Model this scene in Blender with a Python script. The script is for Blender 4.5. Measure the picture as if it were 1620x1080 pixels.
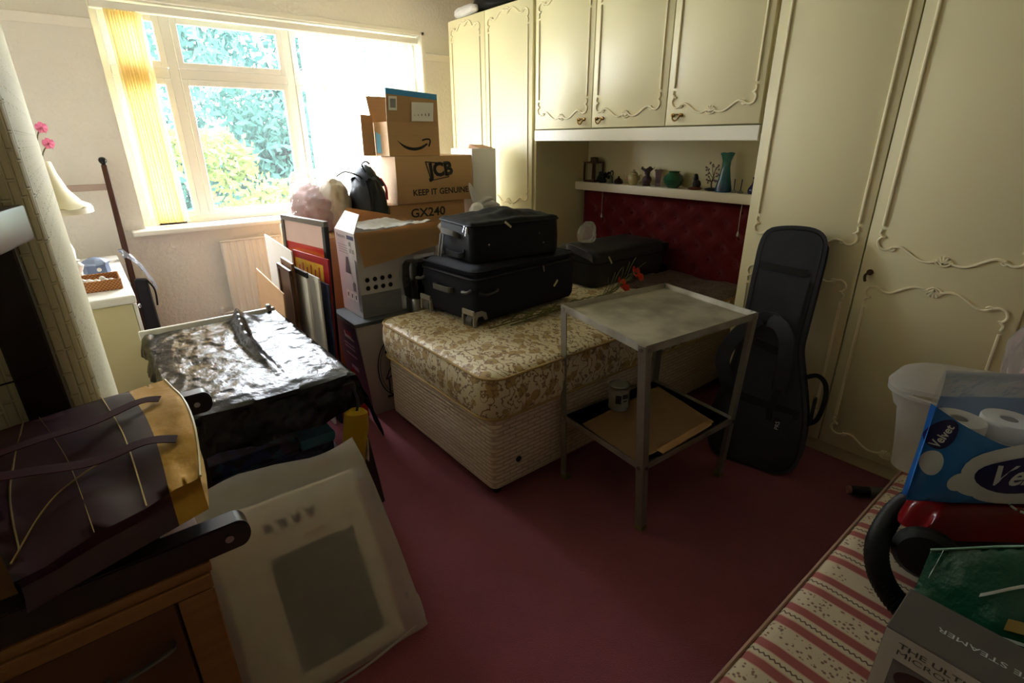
import bpy, bmesh, math, random
from mathutils import Vector as V, Matrix as M, noise
S = bpy.context.scene
for o in list(bpy.data.objects): bpy.data.objects.remove(o)
PI = math.pi
rnd = random.Random(7)

# ------------------------------------------------------------ camera, sky, sun, exposure
def setup():
    cam = bpy.data.cameras.new('camera'); co = bpy.data.objects.new('camera', cam)
    S.collection.objects.link(co); S.camera = co
    cam.sensor_width = 36; cam.lens = 815.53/1620*36; cam.clip_start = .02; cam.clip_end = 200
    yaw, pit, rol = .67616, .37388, -.00696
    cy, sy, cp, sp, cr, sr = math.cos(yaw), math.sin(yaw), math.cos(pit), math.sin(pit), math.cos(rol), math.sin(rol)
    f = V((sy, cy, 0)); r = V((cy, -sy, 0)); u = V((0, 0, 1))
    f, u = f*cp-u*sp, u*cp+f*sp
    r, u = r*cr+u*sr, u*cr-r*sr
    m = M((r, u, -f)).transposed().to_4x4(); m.translation = (0, 0, 1.6)
    co.matrix_world = m
    w = bpy.data.worlds.new('sky'); S.world = w; w.use_nodes = True
    nt = w.node_tree; bg = nt.nodes['Background']
    bg.inputs[0].default_value = (.9, .96, 1.04, 1); bg.inputs[1].default_value = 62.0
    sun = bpy.data.lights.new('sun', 'SUN'); sun.energy = 6; sun.angle = .01; sun.color = (1, .95, .85)
    so = bpy.data.objects.new('sun', sun); S.collection.objects.link(so)
    so.rotation_euler = (math.radians(48), 0, math.radians(-25))      # from behind the house, onto the trees
    po = bpy.data.lights.new('window_portal', 'AREA'); po.shape = 'RECTANGLE'; po.size = 2.4; po.size_y = 1.5
    po.cycles.is_portal = True
    p = bpy.data.objects.new('window_portal', po); S.collection.objects.link(p)
    p.location = (1.485, 4.78, 1.74); p.rotation_euler = (math.radians(-90), 0, 0)
    S.view_settings.view_transform = 'Standard'; S.view_settings.look = 'None'
    S.view_settings.exposure = 0.0; S.view_settings.gamma = 1; S.view_settings.use_curve_mapping = False
    S.cycles.use_denoising = True; S.cycles.use_guiding = True; S.cycles.guiding_training_samples = 48
    S.cycles.max_bounces = 12; S.cycles.diffuse_bounces = 8; S.cycles.transparent_max_bounces = 24
    S.cycles.sample_clamp_indirect = 8
setup()

# ------------------------------------------------------------ materials
def C(h):
    if not isinstance(h, str): return (*h, 1)
    v = [int(h[i:i+2], 16)/255 for i in (0, 2, 4)]
    return (*[x/12.92 if x <= .04045 else ((x+.055)/1.055)**2.4 for x in v], 1)
class NT:
    def __init__(s, name):
        s.m = bpy.data.materials.new(name); s.m.use_nodes = True; s.t = s.m.node_tree
        s.b = s.t.nodes['Principled BSDF']; s.out = s.t.nodes['Material Output']
    def n(s, k, **a):
        nd = s.t.nodes.new('ShaderNode'+k)
        for x, v in a.items():
            if x.startswith('i_'): nd.inputs[x[2:].replace('_', ' ')].default_value = v
            elif x.startswith('k'): nd.inputs[int(x[1:])].default_value = v
            else: setattr(nd, x, v)
        return nd
    def l(s, a, b):
        if hasattr(a, 'outputs'): a = a.outputs[0]
        s.t.links.new(a, b)
    def obj(s): return s.n('TexCoord').outputs['Object']
    def mul(s, a, b, op='MULTIPLY'):
        nd = s.n('Math', operation=op)
        for i, x in enumerate((a, b)):
            if isinstance(x, (int, float)): nd.inputs[i].default_value = x
            else: s.l(x, nd.inputs[i])
        return nd.outputs[0]
    def mix(s, f, a, b):
        nd = s.n('Mix', data_type='RGBA')
        if isinstance(f, (int, float)): nd.inputs[0].default_value = f
        else: s.l(f, nd.inputs[0])
        for i, x in ((6, a), (7, b)):
            if hasattr(x, 'outputs') or hasattr(x, 'is_output'): s.l(x, nd.inputs[i])
            else: nd.inputs[i].default_value = C(x)
        return nd.outputs[2]
    def ramp(s, f, pts, const=False):
        nd = s.n('ValToRGB'); cr = nd.color_ramp
        if const: cr.interpolation = 'CONSTANT'
        while len(cr.elements) < len(pts): cr.elements.new(.5)
        for e, (p, c) in zip(cr.elements, pts): e.position = p; e.color = C(c)
        s.l(f, nd.inputs[0]); return nd.outputs[0]
    def noise(s, sc, det=3, vec=None, rough=.5):
        nd = s.n('TexNoise', i_Scale=sc, i_Detail=det, i_Roughness=rough); s.l(vec or s.obj(), nd.inputs['Vector']); return nd.outputs[0]
    def bump(s, h, st, d=.01):
        nd = s.n('Bump', i_Strength=st, i_Distance=d); s.l(h, nd.inputs['Height']); s.l(nd, s.b.inputs['Normal'])
def mat(name, col, rough=.6, metal=0, var=.12, vs=6, bump=0, bs=60, bd=.004, spec=.5, coat=0, sheen=0, trans=0, ior=1.45, alpha=1):
    t = NT(name); b = t.b
    c = C(col)[:3]
    if var:
        a = tuple(x*(1-var) for x in c); d = tuple(min(1, x*(1+var)) for x in c)
        t.l(t.mix(t.noise(vs), a, d), b.inputs['Base Color'])
    else: b.inputs['Base Color'].default_value = (*c, 1)
    b.inputs['Roughness'].default_value = rough; b.inputs['Metallic'].default_value = metal
    b.inputs['Specular IOR Level'].default_value = spec; b.inputs['Coat Weight'].default_value = coat
    b.inputs['Sheen Weight'].default_value = sheen; b.inputs['Transmission Weight'].default_value = trans
    b.inputs['IOR'].default_value = ior; b.inputs['Alpha'].default_value = alpha
    if bump: t.bump(t.noise(bs, 4), bump, bd)
    return t.m
def film(name, col, opac, rough=.25, gloss=.12):
    "thin plastic or glass: partly clear, partly diffuse, with a faint gloss"
    t = NT(name)
    tr = t.n('BsdfTransparent'); df = t.n('BsdfDiffuse'); tl = t.n('BsdfTranslucent'); gl = t.n('BsdfGlossy', i_Roughness=rough)
    for nd in (df, tl): nd.inputs[0].default_value = C(col)
    a = t.n('MixShader', k0=.4); t.l(df, a.inputs[1]); t.l(tl, a.inputs[2])
    b = t.n('MixShader'); t.l(t.mul(t.mul(t.mul(t.noise(14, 4), .2), .9, 'ADD'), opac), b.inputs[0]); t.l(tr, b.inputs[1]); t.l(a, b.inputs[2])
    lw = t.n('LayerWeight', i_Blend=.25)
    c = t.n('MixShader'); t.l(t.mul(lw.outputs['Fresnel'], gloss*4), c.inputs[0]); t.l(b, c.inputs[1]); t.l(gl, c.inputs[2])
    bp = t.n('Bump', i_Strength=.5, i_Distance=.01); t.l(t.noise(22, 4), bp.inputs['Height']); t.l(bp, gl.inputs['Normal'])
    t.l(c, t.out.inputs[0]); return t.m

# ------------------------------------------------------------ mesh helpers
def BM(): return bmesh.new()
def frame_of(p):
    m = M()
    while p: m = p.matrix_basis @ m; p = p.parent
    return m
def obj(name, bm, m, parent=None, world=True, smooth=35, kind=None, label=None, mods=()):
    if parent and world:
        bm.transform(frame_of(parent).inverted())
    bmesh.ops.recalc_face_normals(bm, faces=bm.faces)
    me = bpy.data.meshes.new(name); bm.to_mesh(me); bm.free()
    for x in (m if isinstance(m, (list, tuple)) else [m]): me.materials.append(x)
    if smooth:
        me.polygons.foreach_set('use_smooth', [True]*len(me.polygons)); me.set_sharp_from_angle(angle=math.radians(smooth))
    o = bpy.data.objects.new(name, me); S.collection.objects.link(o); o.parent = parent
    if kind: o['kind'] = kind
    if label: o['label'] = label
    return o
def thing(name, label, cat, loc=(0, 0, 0), rz=0, group=None):
    o = bpy.data.objects.new(name, None); S.collection.objects.link(o); o.empty_display_size = .05
    o.location = loc; o.rotation_euler = (0, 0, rz); o['label'] = label; o['category'] = cat
    if group: o['group'] = group
    return o
def tag(o, label, cat, group=None):
    o['label'] = label; o['category'] = cat
    if group: o['group'] = group
    return o
def dup(r, loc, rz=None, label=None):
    n = r.copy(); S.collection.objects.link(n); n.location = loc
    if rz is not None: n.rotation_euler = (0, 0, rz)
    if label: n['label'] = label
    for c in r.children:
        d = c.copy(); S.collection.objects.link(d); d.parent = n
        for g in c.children:
            e = g.copy(); S.collection.objects.link(e); e.parent = d
    return n
def box(bm, a, b, bev=0, seg=1, mi=0):
    """box between corners a and b"""
    vs = [bm.verts.new((x, y, z)) for z in (a[2], b[2]) for y in (a[1], b[1]) for x in (a[0], b[0])]
    return hexf(bm, vs, bev, seg, mi)
def hexa(bm, pts, bev=0, seg=1, mi=0):
    """8 points: bottom ring of 4 (x0y0, x1y0, x0y1, x1y1) then top"""
    return hexf(bm, [bm.verts.new(p) for p in pts], bev, seg, mi)
def hexf(bm, vs, bev, seg, mi):
    fs = [bm.faces.new([vs[i] for i in q]) for q in ((0, 2, 3, 1), (4, 5, 7, 6), (0, 1, 5, 4), (2, 6, 7, 3), (0, 4, 6, 2), (1, 3, 7, 5))]
    for f in fs: f.material_index = mi
    if bev:
        es = list({e for f in fs for e in f.edges})
        bmesh.ops.bevel(bm, geom=es, offset=bev, segments=seg, affect='EDGES', profile=.5, clamp_overlap=True)
    return vs
def B(a, b, bev=0, seg=1):
    bm = BM(); box(bm, a, b, bev, seg); return bm
def ang(x): return math.radians(x)
def spline(pts, k=6):
    pts = [V(p) for p in pts]; out = []
    for i in range(len(pts)-1):
        p0, p1, p2, p3 = pts[max(i-1, 0)], pts[i], pts[i+1], pts[min(i+2, len(pts)-1)]
        for j in range(k):
            t = j/k
            out.append(.5*((2*p1)+(p2-p0)*t+(2*p0-5*p1+4*p2-p3)*t*t+(3*p1-p0-3*p2+p3)*t**3))
    return out+[pts[-1]]
def tube(bm, pts, r, n=8, flat=1, nrm=None, cap=True):
    """tube along points; r number or function of 0..1; flat squashes along nrm"""
    pts = [V(p) for p in pts]; rings = []
    for i, p in enumerate(pts):
        d = (pts[min(i+1, len(pts)-1)]-pts[max(i-1, 0)]).normalized()
        if nrm: a = V(nrm); a = (a-d*a.dot(d)).normalized()
        elif i == 0:
            a = d.orthogonal().normalized()
        else: a = (a-d*a.dot(d)).normalized()
        b = d.cross(a); rr = r(i/(len(pts)-1)) if callable(r) else r
        rings.append([bm.verts.new(p+(a*math.cos(2*PI*k/n)*flat+b*math.sin(2*PI*k/n))*rr) for k in range(n)])
    for q, w in zip(rings, rings[1:]):
        for k in range(n): bm.faces.new((q[k], q[(k+1) % n], w[(k+1) % n], w[k]))
    if cap: bm.faces.new(rings[0][::-1]); bm.faces.new(rings[-1])
def strip(bm, pts, w, side, th=.002):
    """flat ribbon along points, width w along vector side (or list of them)"""
    pts = [V(p) for p in pts]; R = []
    for i, p in enumerate(pts):
        s = V(side[i] if isinstance(side, list) else side).normalized()
        d = (pts[min(i+1, len(pts)-1)]-pts[max(i-1, 0)]).normalized(); n = d.cross(s).normalized()*th/2
        R.append([bm.verts.new(p+s*a*w/2+n*b) for a, b in ((-1, -1), (1, -1), (1, 1), (-1, 1))])
    for q, e in zip(R, R[1:]):
        for k in range(4): bm.faces.new((q[k], q[(k+1) % 4], e[(k+1) % 4], e[k]))
    bm.faces.new(R[0][::-1]); bm.faces.new(R[-1])
def lathe(bm, prof, c=(0, 0, 0), n=24, wob=None):
    rings = []; c = V(c)
    for r, z in prof:
        if r < 1e-5: rings.append([bm.verts.new(c+V((0, 0, z)))])
        else: rings.append([bm.verts.new(c+V((r*math.cos(2*PI*k/n), r*math.sin(2*PI*k/n), z+(wob(2*PI*k/n, r, z) if wob else 0)))) for k in range(n)])
    for q, w in zip(rings, rings[1:]):
        for k in range(n):
            a = [q[k % len(q)], q[(k+1) % len(q)], w[(k+1) % len(w)], w[k % len(w)]]
            a = list(dict.fromkeys(a))
            if len(a) > 2: bm.faces.new(a)
def L(prof, c=(0, 0, 0), n=24, wob=None):
    bm = BM(); lathe(bm, prof, c, n, wob); return bm
def cyl(bm, c, r, h, n=16, axis=(0, 0, 1)):
    b2 = BM(); lathe(b2, [(0, 0), (r, 0), (r, h), (0, h)], n=n)
    q = V((0, 0, 1)).rotation_difference(V(axis)).to_matrix().to_4x4(); q.translation = c
    b2.transform(q); join(bm, b2)
def join(bm, b2):
    me = bpy.data.meshes.new('t'); b2.to_mesh(me); b2.free(); bm.from_mesh(me); bpy.data.meshes.remove(me)
def prism(bm, pts, o, u, v, d, mi=0):
    """2-D outline (list of (a,b)) at o + a*u + b*v, extruded by vector d"""
    o, u, v, d = V(o), V(u), V(v), V(d)
    lo = [bm.verts.new(o+u*a+v*b) for a, b in pts]; hi = [bm.verts.new(x.co+d) for x in lo]; n = len(pts)
    fs = [bm.faces.new(lo[::-1]), bm.faces.new(hi)]+[bm.faces.new((lo[i], lo[(i+1) % n], hi[(i+1) % n], hi[i])) for i in range(n)]
    for f in fs: f.material_index = mi
def grid(bm, fn, nu, nv, th=0, mi=0):
    vs = [[bm.verts.new(fn(i/nu, j/nv)) for j in range(nv+1)] for i in range(nu+1)]
    fs = []
    for i in range(nu):
        for j in range(nv): fs.append(bm.faces.new((vs[i][j], vs[i+1][j], vs[i+1][j+1], vs[i][j+1])))
    for f in fs: f.material_index = mi
    if th: bmesh.ops.solidify(bm, geom=fs, thickness=th)
    return vs
def fbm(p, s=1, o=3): return noise.fractal(V(p)*s, 1, 2, o)
def jitter(bm, amp, s, seed=0, along=None):
    bm.normal_update()
    for v in bm.verts: v.co += (V(along) if along else v.normal)*fbm(v.co+V((seed, seed*2, 0)), s)*amp
def cut(bm, edge):
    """split long edges so that a box can be rumpled"""
    for _ in range(6):
        es = [e for e in bm.edges if e.calc_length() > edge]
        if not es: break
        bmesh.ops.subdivide_edges(bm, edges=es, cuts=1, use_grid_fill=True)
def roundrect(w, h, r, n=5):
    o = []
    for cx, cy, a in ((w/2-r, h/2-r, 0), (-w/2+r, h/2-r, 90), (-w/2+r, -h/2+r, 180), (w/2-r, -h/2+r, 270)):
        for k in range(n+1): t = ang(a+90*k/n); o.append((cx+r*math.cos(t), cy+r*math.sin(t)))
    return o
def oval(a, b, n=24, rot=0):
    return [(a*math.cos(t)*math.cos(rot)-b*math.sin(t)*math.sin(rot), a*math.cos(t)*math.sin(rot)+b*math.sin(t)*math.cos(rot)) for t in [2*PI*k/n for k in range(n)]]
def text(name, s, o, u, v, h, m, parent, th=.0006, sx=1, bold=0, align='LEFT', shear=0, bow=None):
    """flat lettering: origin o, unit direction u along the line, v up, letter height h"""
    c = bpy.data.curves.new('t', 'FONT'); c.body = s; c.size = h/.72; c.align_x = align; c.offset = bold*h; c.shear = shear; c.resolution_u = 3
    t = bpy.data.objects.new('t', c); S.collection.objects.link(t)
    me = bpy.data.meshes.new_from_object(t.evaluated_get(bpy.context.evaluated_depsgraph_get()))
    bpy.data.objects.remove(t); bpy.data.curves.remove(c)
    bm = BM(); bm.from_mesh(me); bpy.data.meshes.remove(me)
    u, v = V(u).normalized(), V(v).normalized(); n = u.cross(v).normalized()
    for x in bm.verts:
        p = x.co.copy(); x.co = V(o)+u*p.x*sx+v*p.y+n*th
        if bow: x.co = bow(x.co)
    return obj(name, bm, m, parent, smooth=0)
def decal(name, pts, o, u, v, m, parent, th=.0005):
    bm = BM(); u, v = V(u).normalized(), V(v).normalized()
    prism(bm, pts, o, u, v, u.cross(v)*th); return obj(name, bm, m, parent, smooth=0)
def rect(w, h): return [(0, 0), (w, 0), (w, h), (0, h)]

# ------------------------------------------------------------ palette
def wallpaper(name, col, ribs):
    t = NT(name); o = t.obj(); t.b.inputs['Roughness'].default_value = .65
    c = C(col)[:3]
    t.l(t.mix(t.noise(3), tuple(x*.94 for x in c), c), t.b.inputs['Base Color'])
    mp = t.n('Mapping'); mp.inputs['Scale'].default_value = ribs; t.l(o, mp.inputs[0])
    t.bump(t.noise(1, 2, mp), .5, .012)
    return t.m
m_wall = wallpaper('cream_wallpaper', 'f1ede6', (40, 40, 40))
def embossed():
    t = NT('embossed_wallpaper'); o = t.obj(); s = t.n('SeparateXYZ'); t.l(o, s.inputs[0]); cb = t.n('CombineXYZ'); t.l(s.outputs[2], cb.inputs[0]); t.l(t.mul(s.outputs[0], s.outputs[1], 'ADD'), cb.inputs[1])
    b = t.n('TexBrick', i_Scale=1); b.inputs['Brick Width'].default_value = .09; b.inputs['Row Height'].default_value = .022; b.inputs['Mortar Size'].default_value = .004; b.inputs['Mortar Smooth'].default_value = .6; b.offset = .37; b.squash = .6; b.squash_frequency = 3
    b.inputs['Color1'].default_value = (0, 0, 0, 1); b.inputs['Color2'].default_value = (1, 1, 1, 1); t.l(cb, b.inputs[0])
    t.l(t.mix(t.noise(3), 'd2caa6', 'dcd4b2'), t.b.inputs['Base Color']); t.b.inputs['Roughness'].default_value = .6
    t.bump(t.mul(b.outputs['Color'], t.mul(b.outputs['Fac'], .6), 'SUBTRACT'), .7, .014); return t.m
m_chim = embossed()
m_white = mat('white_gloss_paint', 'f3efe6', .35, var=.03)
m_ceil = mat('white_ceiling', 'd6d1c6', .8, var=.03)
m_upvc = mat('white_upvc', 'f6f4f0', .3, var=.02)
m_cream = mat('cream_lacquer', 'dcd2a8', .42, var=.04, vs=2, bump=.04, bs=90)
m_mould = mat('cream_moulding', 'e6dab6', .4, var=.06, vs=20)
m_gap = mat('dark_gap', '4a3a22', .8)
m_brass = mat('antique_brass', '8a6a3a', .35, 1, var=.2, vs=40)
def carpet():
    t = NT('maroon_carpet'); o = t.obj()
    a = t.noise(3, 4); b = t.noise(240, 2)
    c = t.mix(a, '803c46', '98505c'); c2 = t.mix(t.mul(b, .5), c, '4d2129')
    t.l(c2, t.b.inputs['Base Color']); t.b.inputs['Roughness'].default_value = .95; t.b.inputs['Specular IOR Level'].default_value = .15
    t.b.inputs['Sheen Weight'].default_value = .15
    t.bump(t.mul(b, t.noise(9), 'ADD'), .6, .012); return t.m
m_carpet = carpet()
m_glass = film('window_glass', 'ffffff', .01, .02, .1)

# ------------------------------------------------------------ room shell
XL, XR, YN, YW, ZC = -.5, 3.4, -.7, 4.6, 2.8
def st(name, bm, m, parent=None, label=None):
    return obj(name, bm, m, parent, kind=None if parent else 'structure', label=label)
st('floor', B((XL-.1, YN-.1, -.06), (XR+.1, YW+.35, 0)), m_carpet)
st('ceiling', B((XL-.1, YN-.1, ZC), (XR+.1, YW+.35, ZC+.1)), m_ceil)
st('wall_left', B((XL-.1, YN, 0), (XL, YW, ZC)), m_wall)
st('wall_right', B((XR, YN, 0), (XR+.1, YW, ZC)), m_wall)
st('wall_front', B((XL-.1, YN-.1, 0), (XR+.1, YN, ZC)), mat('cream_wall_paint', 'b8ac98', .8))
WX0, WX1, WZ0, WZ1 = .3, 2.67, 1.01, 2.46
bm = BM()
box(bm, (XL-.1, YW, 0), (WX0, YW+.3, ZC)); box(bm, (WX1, YW, 0), (XR+.1, YW+.3, ZC))
box(bm, (WX0, YW, 0), (WX1, YW+.3, WZ0)); box(bm, (WX0, YW, WZ1), (WX1, YW+.3, ZC))
st('wall_back', bm, m_wall)
bm = BM(); box(bm, (XL, 1.45, 0), (-.0765, 2.6, ZC), .05, 6); st('chimney_breast', bm, m_chim)
# picture rail, left and right of the window
def rail(x0, x1, n):
    bm = BM(); pr = [(0, 0), (.012, 0), (.018, .02), (.03, .035), (.032, .05), (.02, .055), (.0, .06)]
    prism(bm, pr, (x0, YW, 2.27), (0, -1, 0), (0, 0, 1), (x1-x0, 0, 0)); st(f'trim_{n}', bm, m_white)
rail(XL, WX0-.005, 1); rail(WX1+.03, XR, 2)
bm = BM(); box(bm, (XL, YW-.015, 0), (XR, YW, .14), .004); st('baseboard_back', bm, m_white)
# window: frame with three lights, a transom and fanlight in each
win = thing('window_1', '', 'x'); del win['category']; del win['label']; win['kind'] = 'structure'
f0, f1 = YW+.14, YW+.2
def ring(bm, x0, x1, z0, z1, w, y0, y1, bev=.004):
    """rectangular frame of four bars, butted, no shared faces"""
    for a, b in (((x0, z0), (x0+w, z1)), ((x1-w, z0), (x1, z1)), ((x0+w-.001, z0), (x1-w+.001, z0+w)), ((x0+w-.001, z1-w), (x1-w+.001, z1))):
        box(bm, (a[0], y0, a[1]), (b[0], y1, b[1]), bev)
bm = BM(); ring(bm, WX0, WX1, WZ0, WZ1, .05, f0, f1, .003); obj('window_frame', bm, m_upvc, win)
MU = [WX0+.05, .72, 1.53, WX1-.05]
for x in MU[1:3]:
    obj('mullion', B((x-.03, f0-.004, WZ0+.051), (x+.03, f1-.004, WZ1-.051), .003), m_upvc, win)
for i in range(3):
    x0 = MU[i]+(.031 if i else .001); x1 = MU[i+1]-(.031 if i < 2 else .001)
    obj('transom', B((x0, f0-.006, 2.02), (x1, f1-.006, 2.085), .003), m_upvc, win)
    for z0, z1 in ((WZ0+.051, 2.019), (2.086, WZ1-.051)):
        s = BM(); ring(s, x0, x1, z0, z1, .042, f0-.012, f0+.02, .003)
        sash = obj('sash', s, m_upvc, win)
        obj('pane', B((x0+.03, f0+.002, z0+.03), (x1-.03, f0+.006, z1-.03)), m_glass, sash)
bm = BM(); box(bm, (WX0-.09, YW-.13, .975), (WX1+.08, YW+.135, 1.013), .012, 3); obj('window_sill', bm, m_white, win)
bm = BM(); box(bm, (WX1, YW-.012, WZ0), (WX1+.03, YW+.0, WZ1+.03), .004); box(bm, (WX0, YW-.012, WZ1), (WX1+.03, YW, WZ1+.035), .004); obj('window_trim', bm, m_white, win)

# ------------------------------------------------------------ fitted wardrobes along the right wall
WXF = 2.784
def moulding(y0, y1, z0, z1, top=True, bot=True):
    """raised scroll frame; y0 < y1, drawn on the door face, ogee top and bottom"""
    bm = BM(); X = WXF-.003; r = .0068
    w, c = y1-y0, (y0+y1)/2
    def tb(p, rr=r, k=5): tube(bm, spline([(X, a, b) for a, b in p], k), rr, 7, nrm=(1, 0, 0), flat=.9)
    def end(zb, s):                       # s=+1: ornament at the bottom, -1: at the top
        for q, e in ((-1, y0), (1, y1)):
            g = lambda a, b: (e-q*a, zb+s*b)
            # corner scroll
            tb([g(0, .085), g(-.004, .065), g(.008, .052), g(.002, .047)], .006, 4)
            tb([g(.018, .05), g(.004, .048), g(-.007, .03), g(.002, .006), g(.025, -.004), g(.048, .004), g(.055, .014)], .006, 5)
            # ogee to the centre
            tb([g(.05, .006), g(.068, .014), g(.095, .012), g(w*.3, -.022), g(w*.36, -.033), g(w*.42, -.03), g(w*.47, -.018)], .006, 6)
            tb([g(.045, .0), g(.056, -.004), g(.066, .004)], .005, 3)
        for k in range(5):                # centre shell
            t = ang(150-30*k); tb([(c, zb-s*.034), (c+.014*math.cos(t), zb+s*(-.03+.012*math.sin(t))), (c+.03*math.cos(t), zb+s*(-.03+.03*math.sin(t)))], .006, 3)
        tb([(c-.034, zb-s*.022), (c-.012, zb-s*.04), (c+.012, zb-s*.04), (c+.034, zb-s*.022)], .005, 4)
    if bot: end(z0, 1)
    if top: end(z1, -1)
    for e in (y0, y1):
        tb([(e, z0+(.1 if bot else 0)), (e, (z0+z1)/2), (e, z1-(.1 if top else 0))], r, 2)
    return bm
def door(root, y0, y1, z0, z1, frames, key=None, ring=None):
    d = obj('door', B((WXF, y0+.003, z0), (WXF+.02, y1-.003, z1), .003, 2), m_cream, root)
    for a in frames: obj('moulding', moulding(*a), m_mould, d)
    if ring:
        y, z = ring; b = BM()
        for s in (-1, 1): cyl(b, (WXF, y+s*.026, z+.012), .011, .01, 12, (-1, 0, 0))
        tube(b, spline([(WXF-.012, y-.026, z+.012), (WXF-.02, y-.018, z-.008), (WXF-.02, y, z-.018), (WXF-.02, y+.018, z-.008), (WXF-.012, y+.026, z+.012)], 5), .0045, 8)
        tube(b, spline([(WXF-.004, y-.036, z+.008), (WXF-.006, y, z+.016), (WXF-.004, y+.036, z+.008)], 4), .004, 6)
        obj('handle', b, m_brass, d, label='small brass drop handle')
    if key:
        y, z = key; b = BM(); cyl(b, (WXF, y, z), .014, .004, 16, (-1, 0, 0)); tube(b, [(WXF-.004, y, z), (WXF-.02, y, z)], .004)
        tube(b, spline([(WXF-.02, y, z), (WXF-.024, y+.01, z-.012), (WXF-.024, y+.008, z-.032), (WXF-.022, y+.004, z-.04)], 4), .006, 6)
        obj('key', b, m_gap, d, label='dark key left in the lock')
    return d
def carcass(root, y0, y1, z0, z1, plinth=True):
    b = BM(); box(b, (WXF+.022, y0, z0+(.075 if plinth else 0)), (XR-.005, y1, z1), .003); obj('carcass', b, m_cream, root)
    if plinth: obj('plinth', B((WXF+.03, y0, 0), (WXF+.05, y1, .075)), m_cream, root)
WT = 2.545
w = thing('wardrobe', 'tall cream fitted wardrobe with two doors, nearest the window, boxes stacked in front', 'wardrobe', (WXF, 3.76, 0))
carcass(w, 3.185, 4.324, 0, WT)
door(w, 3.79, 4.32, .08, WT-.01, [(3.86, 4.27, 1.14, 2.47), (3.86, 4.27, .16, .95)], key=(3.83, 1.02))
door(w, 3.205, 3.79, .08, WT-.01, [(3.26, 3.74, 1.14, 2.47), (3.26, 3.74, .16, .95)])
w = thing('wardrobe', 'tall cream fitted wardrobe with two doors behind the leaning guitar bag', 'wardrobe', (WXF, .83, 0))
carcass(w, .235, 1.425, 0, WT)
door(w, .835, 1.42, .08, WT-.01, [(.88, 1.362, 1.125, 2.47), (.88, 1.362, .16, .945)])
door(w, .24, .835, .08, WT-.01, [(.287, .782, 1.125, 2.47), (.287, .782, .16, .945)], key=(.79, 1.01))
w = thing('overhead_cabinet', 'cream overhead cupboard with three carved doors bridging the bed alcove', 'cabinet', (WXF, 2.3, 1.66))
carcass(w, 1.43, 3.18, 1.665, WT, False)
door(w, 2.6, 3.175, 1.668, WT-.01, [(2.65, 3.135, 1.765, 2.47)], ring=(2.69, 1.71))
door(w, 2.01, 2.6, 1.668, WT-.01, [(2.062, 2.555, 1.765, 2.47)], ring=(2.525, 1.71))
door(w, 1.435, 2.01, 1.668, WT-.01, [(1.478, 1.965, 1.765, 2.47)], ring=(1.93, 1.71))
obj('pelmet', B((WXF-.004, 1.428, 1.585), (WXF+.018, 3.175, 1.66), .003), mat('pale_pelmet', 'e9e2cf', .4, var=.03), w)
obj('bridge_base', B((WXF+.02, 1.43, 1.62), (XR-.005, 3.18, 1.66)), m_cream, w)
# alcove back and bracket shelf
obj('alcove_back', B((3.385, 1.43, 0), (3.397, 3.18, 1.62)), mat('beige_panel', 'd9cda0', .55, var=.04), w)
s = obj('shelf', B((3.245, 1.428, 1.205), (3.384, 3.183, 1.268), .004, 2), mat('pale_shelf', 'e6dcc4', .42, var=.04))
tag(s, 'long cream display shelf in the alcove above the red headboard', 'shelf')

# ------------------------------------------------------------ bed
def floral(name, base, gold, brown, s=1):
    t = NT(name); o = t.obj()
    n = t.n('TexNoise', i_Scale=5*s, i_Detail=2); t.l(o, n.inputs['Vector'])
    wv = t.n('VectorMath', operation='MULTIPLY_ADD'); t.l(n.outputs['Color'], wv.inputs[0]); wv.inputs[1].default_value = (.06/s,)*3; t.l(o, wv.inputs[2])
    a = t.n('TexVoronoi', i_Scale=13*s); t.l(wv, a.inputs['Vector'])
    b = t.n('TexVoronoi', i_Scale=34*s); t.l(wv, b.inputs['Vector'])
    w2 = t.n('TexWave', i_Scale=7*s, i_Distortion=14, i_Detail=3); w2.inputs['Detail Scale'].default_value = 2.2; t.l(wv, w2.inputs[0])
    c = t.mix(t.ramp(a.outputs['Distance'], [(.0, '000000'), (.36, '000000'), (.4, 'ffffff'), (1, 'ffffff')]), gold, base)
    c = t.mix(t.ramp(w2.outputs['Fac'], [(0, 'ffffff'), (.06, 'ffffff'), (.12, '000000')]), c, brown)
    pet = t.mul(t.ramp(b.outputs['Distance'], [(0, 'ffffff'), (.22, 'ffffff'), (.3, '000000')]), t.ramp(t.noise(9*s), [(.42, '000000'), (.5, 'ffffff')]))
    c = t.mix(pet, c, brown)
    t.l(c, t.b.inputs['Base Color']); t.b.inputs['Roughness'].default_value = .55; t.b.inputs['Sheen Weight'].default_value = .1
    t.bump(t.noise(30, 3), .35, .01); return t.m
m_flor = floral('gold_floral_ticking', 'd8cbaa', 'b0935c', '8a6a4c')
def quilt():
    t = NT('quilted_cream'); o = t.obj(); s = t.n('SeparateXYZ'); t.l(o, s.inputs[0])
    h = t.mul(s.outputs[0], s.outputs[1], 'ADD'); cb = t.n('CombineXYZ'); t.l(h, cb.inputs[0]); t.l(s.outputs[2], cb.inputs[1])
    b = t.n('TexBrick', i_Scale=1); b.inputs['Brick Width'].default_value = .075; b.inputs['Row Height'].default_value = .021
    b.inputs['Mortar Size'].default_value = .004; b.inputs['Mortar Smooth'].default_value = 1
    b.inputs['Color1'].default_value = C('d9cab2'); b.inputs['Color2'].default_value = C('d2c0a8'); b.inputs['Mortar'].default_value = C('bda68e')
    t.l(cb, b.inputs[0]); t.l(b.outputs['Color'], t.b.inputs['Base Color']); t.b.inputs['Roughness'].default_value = .6
    t.bump(t.mul(1, b.outputs['Fac'], 'SUBTRACT'), .8, .008); return t.m
m_quilt = quilt()
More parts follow.
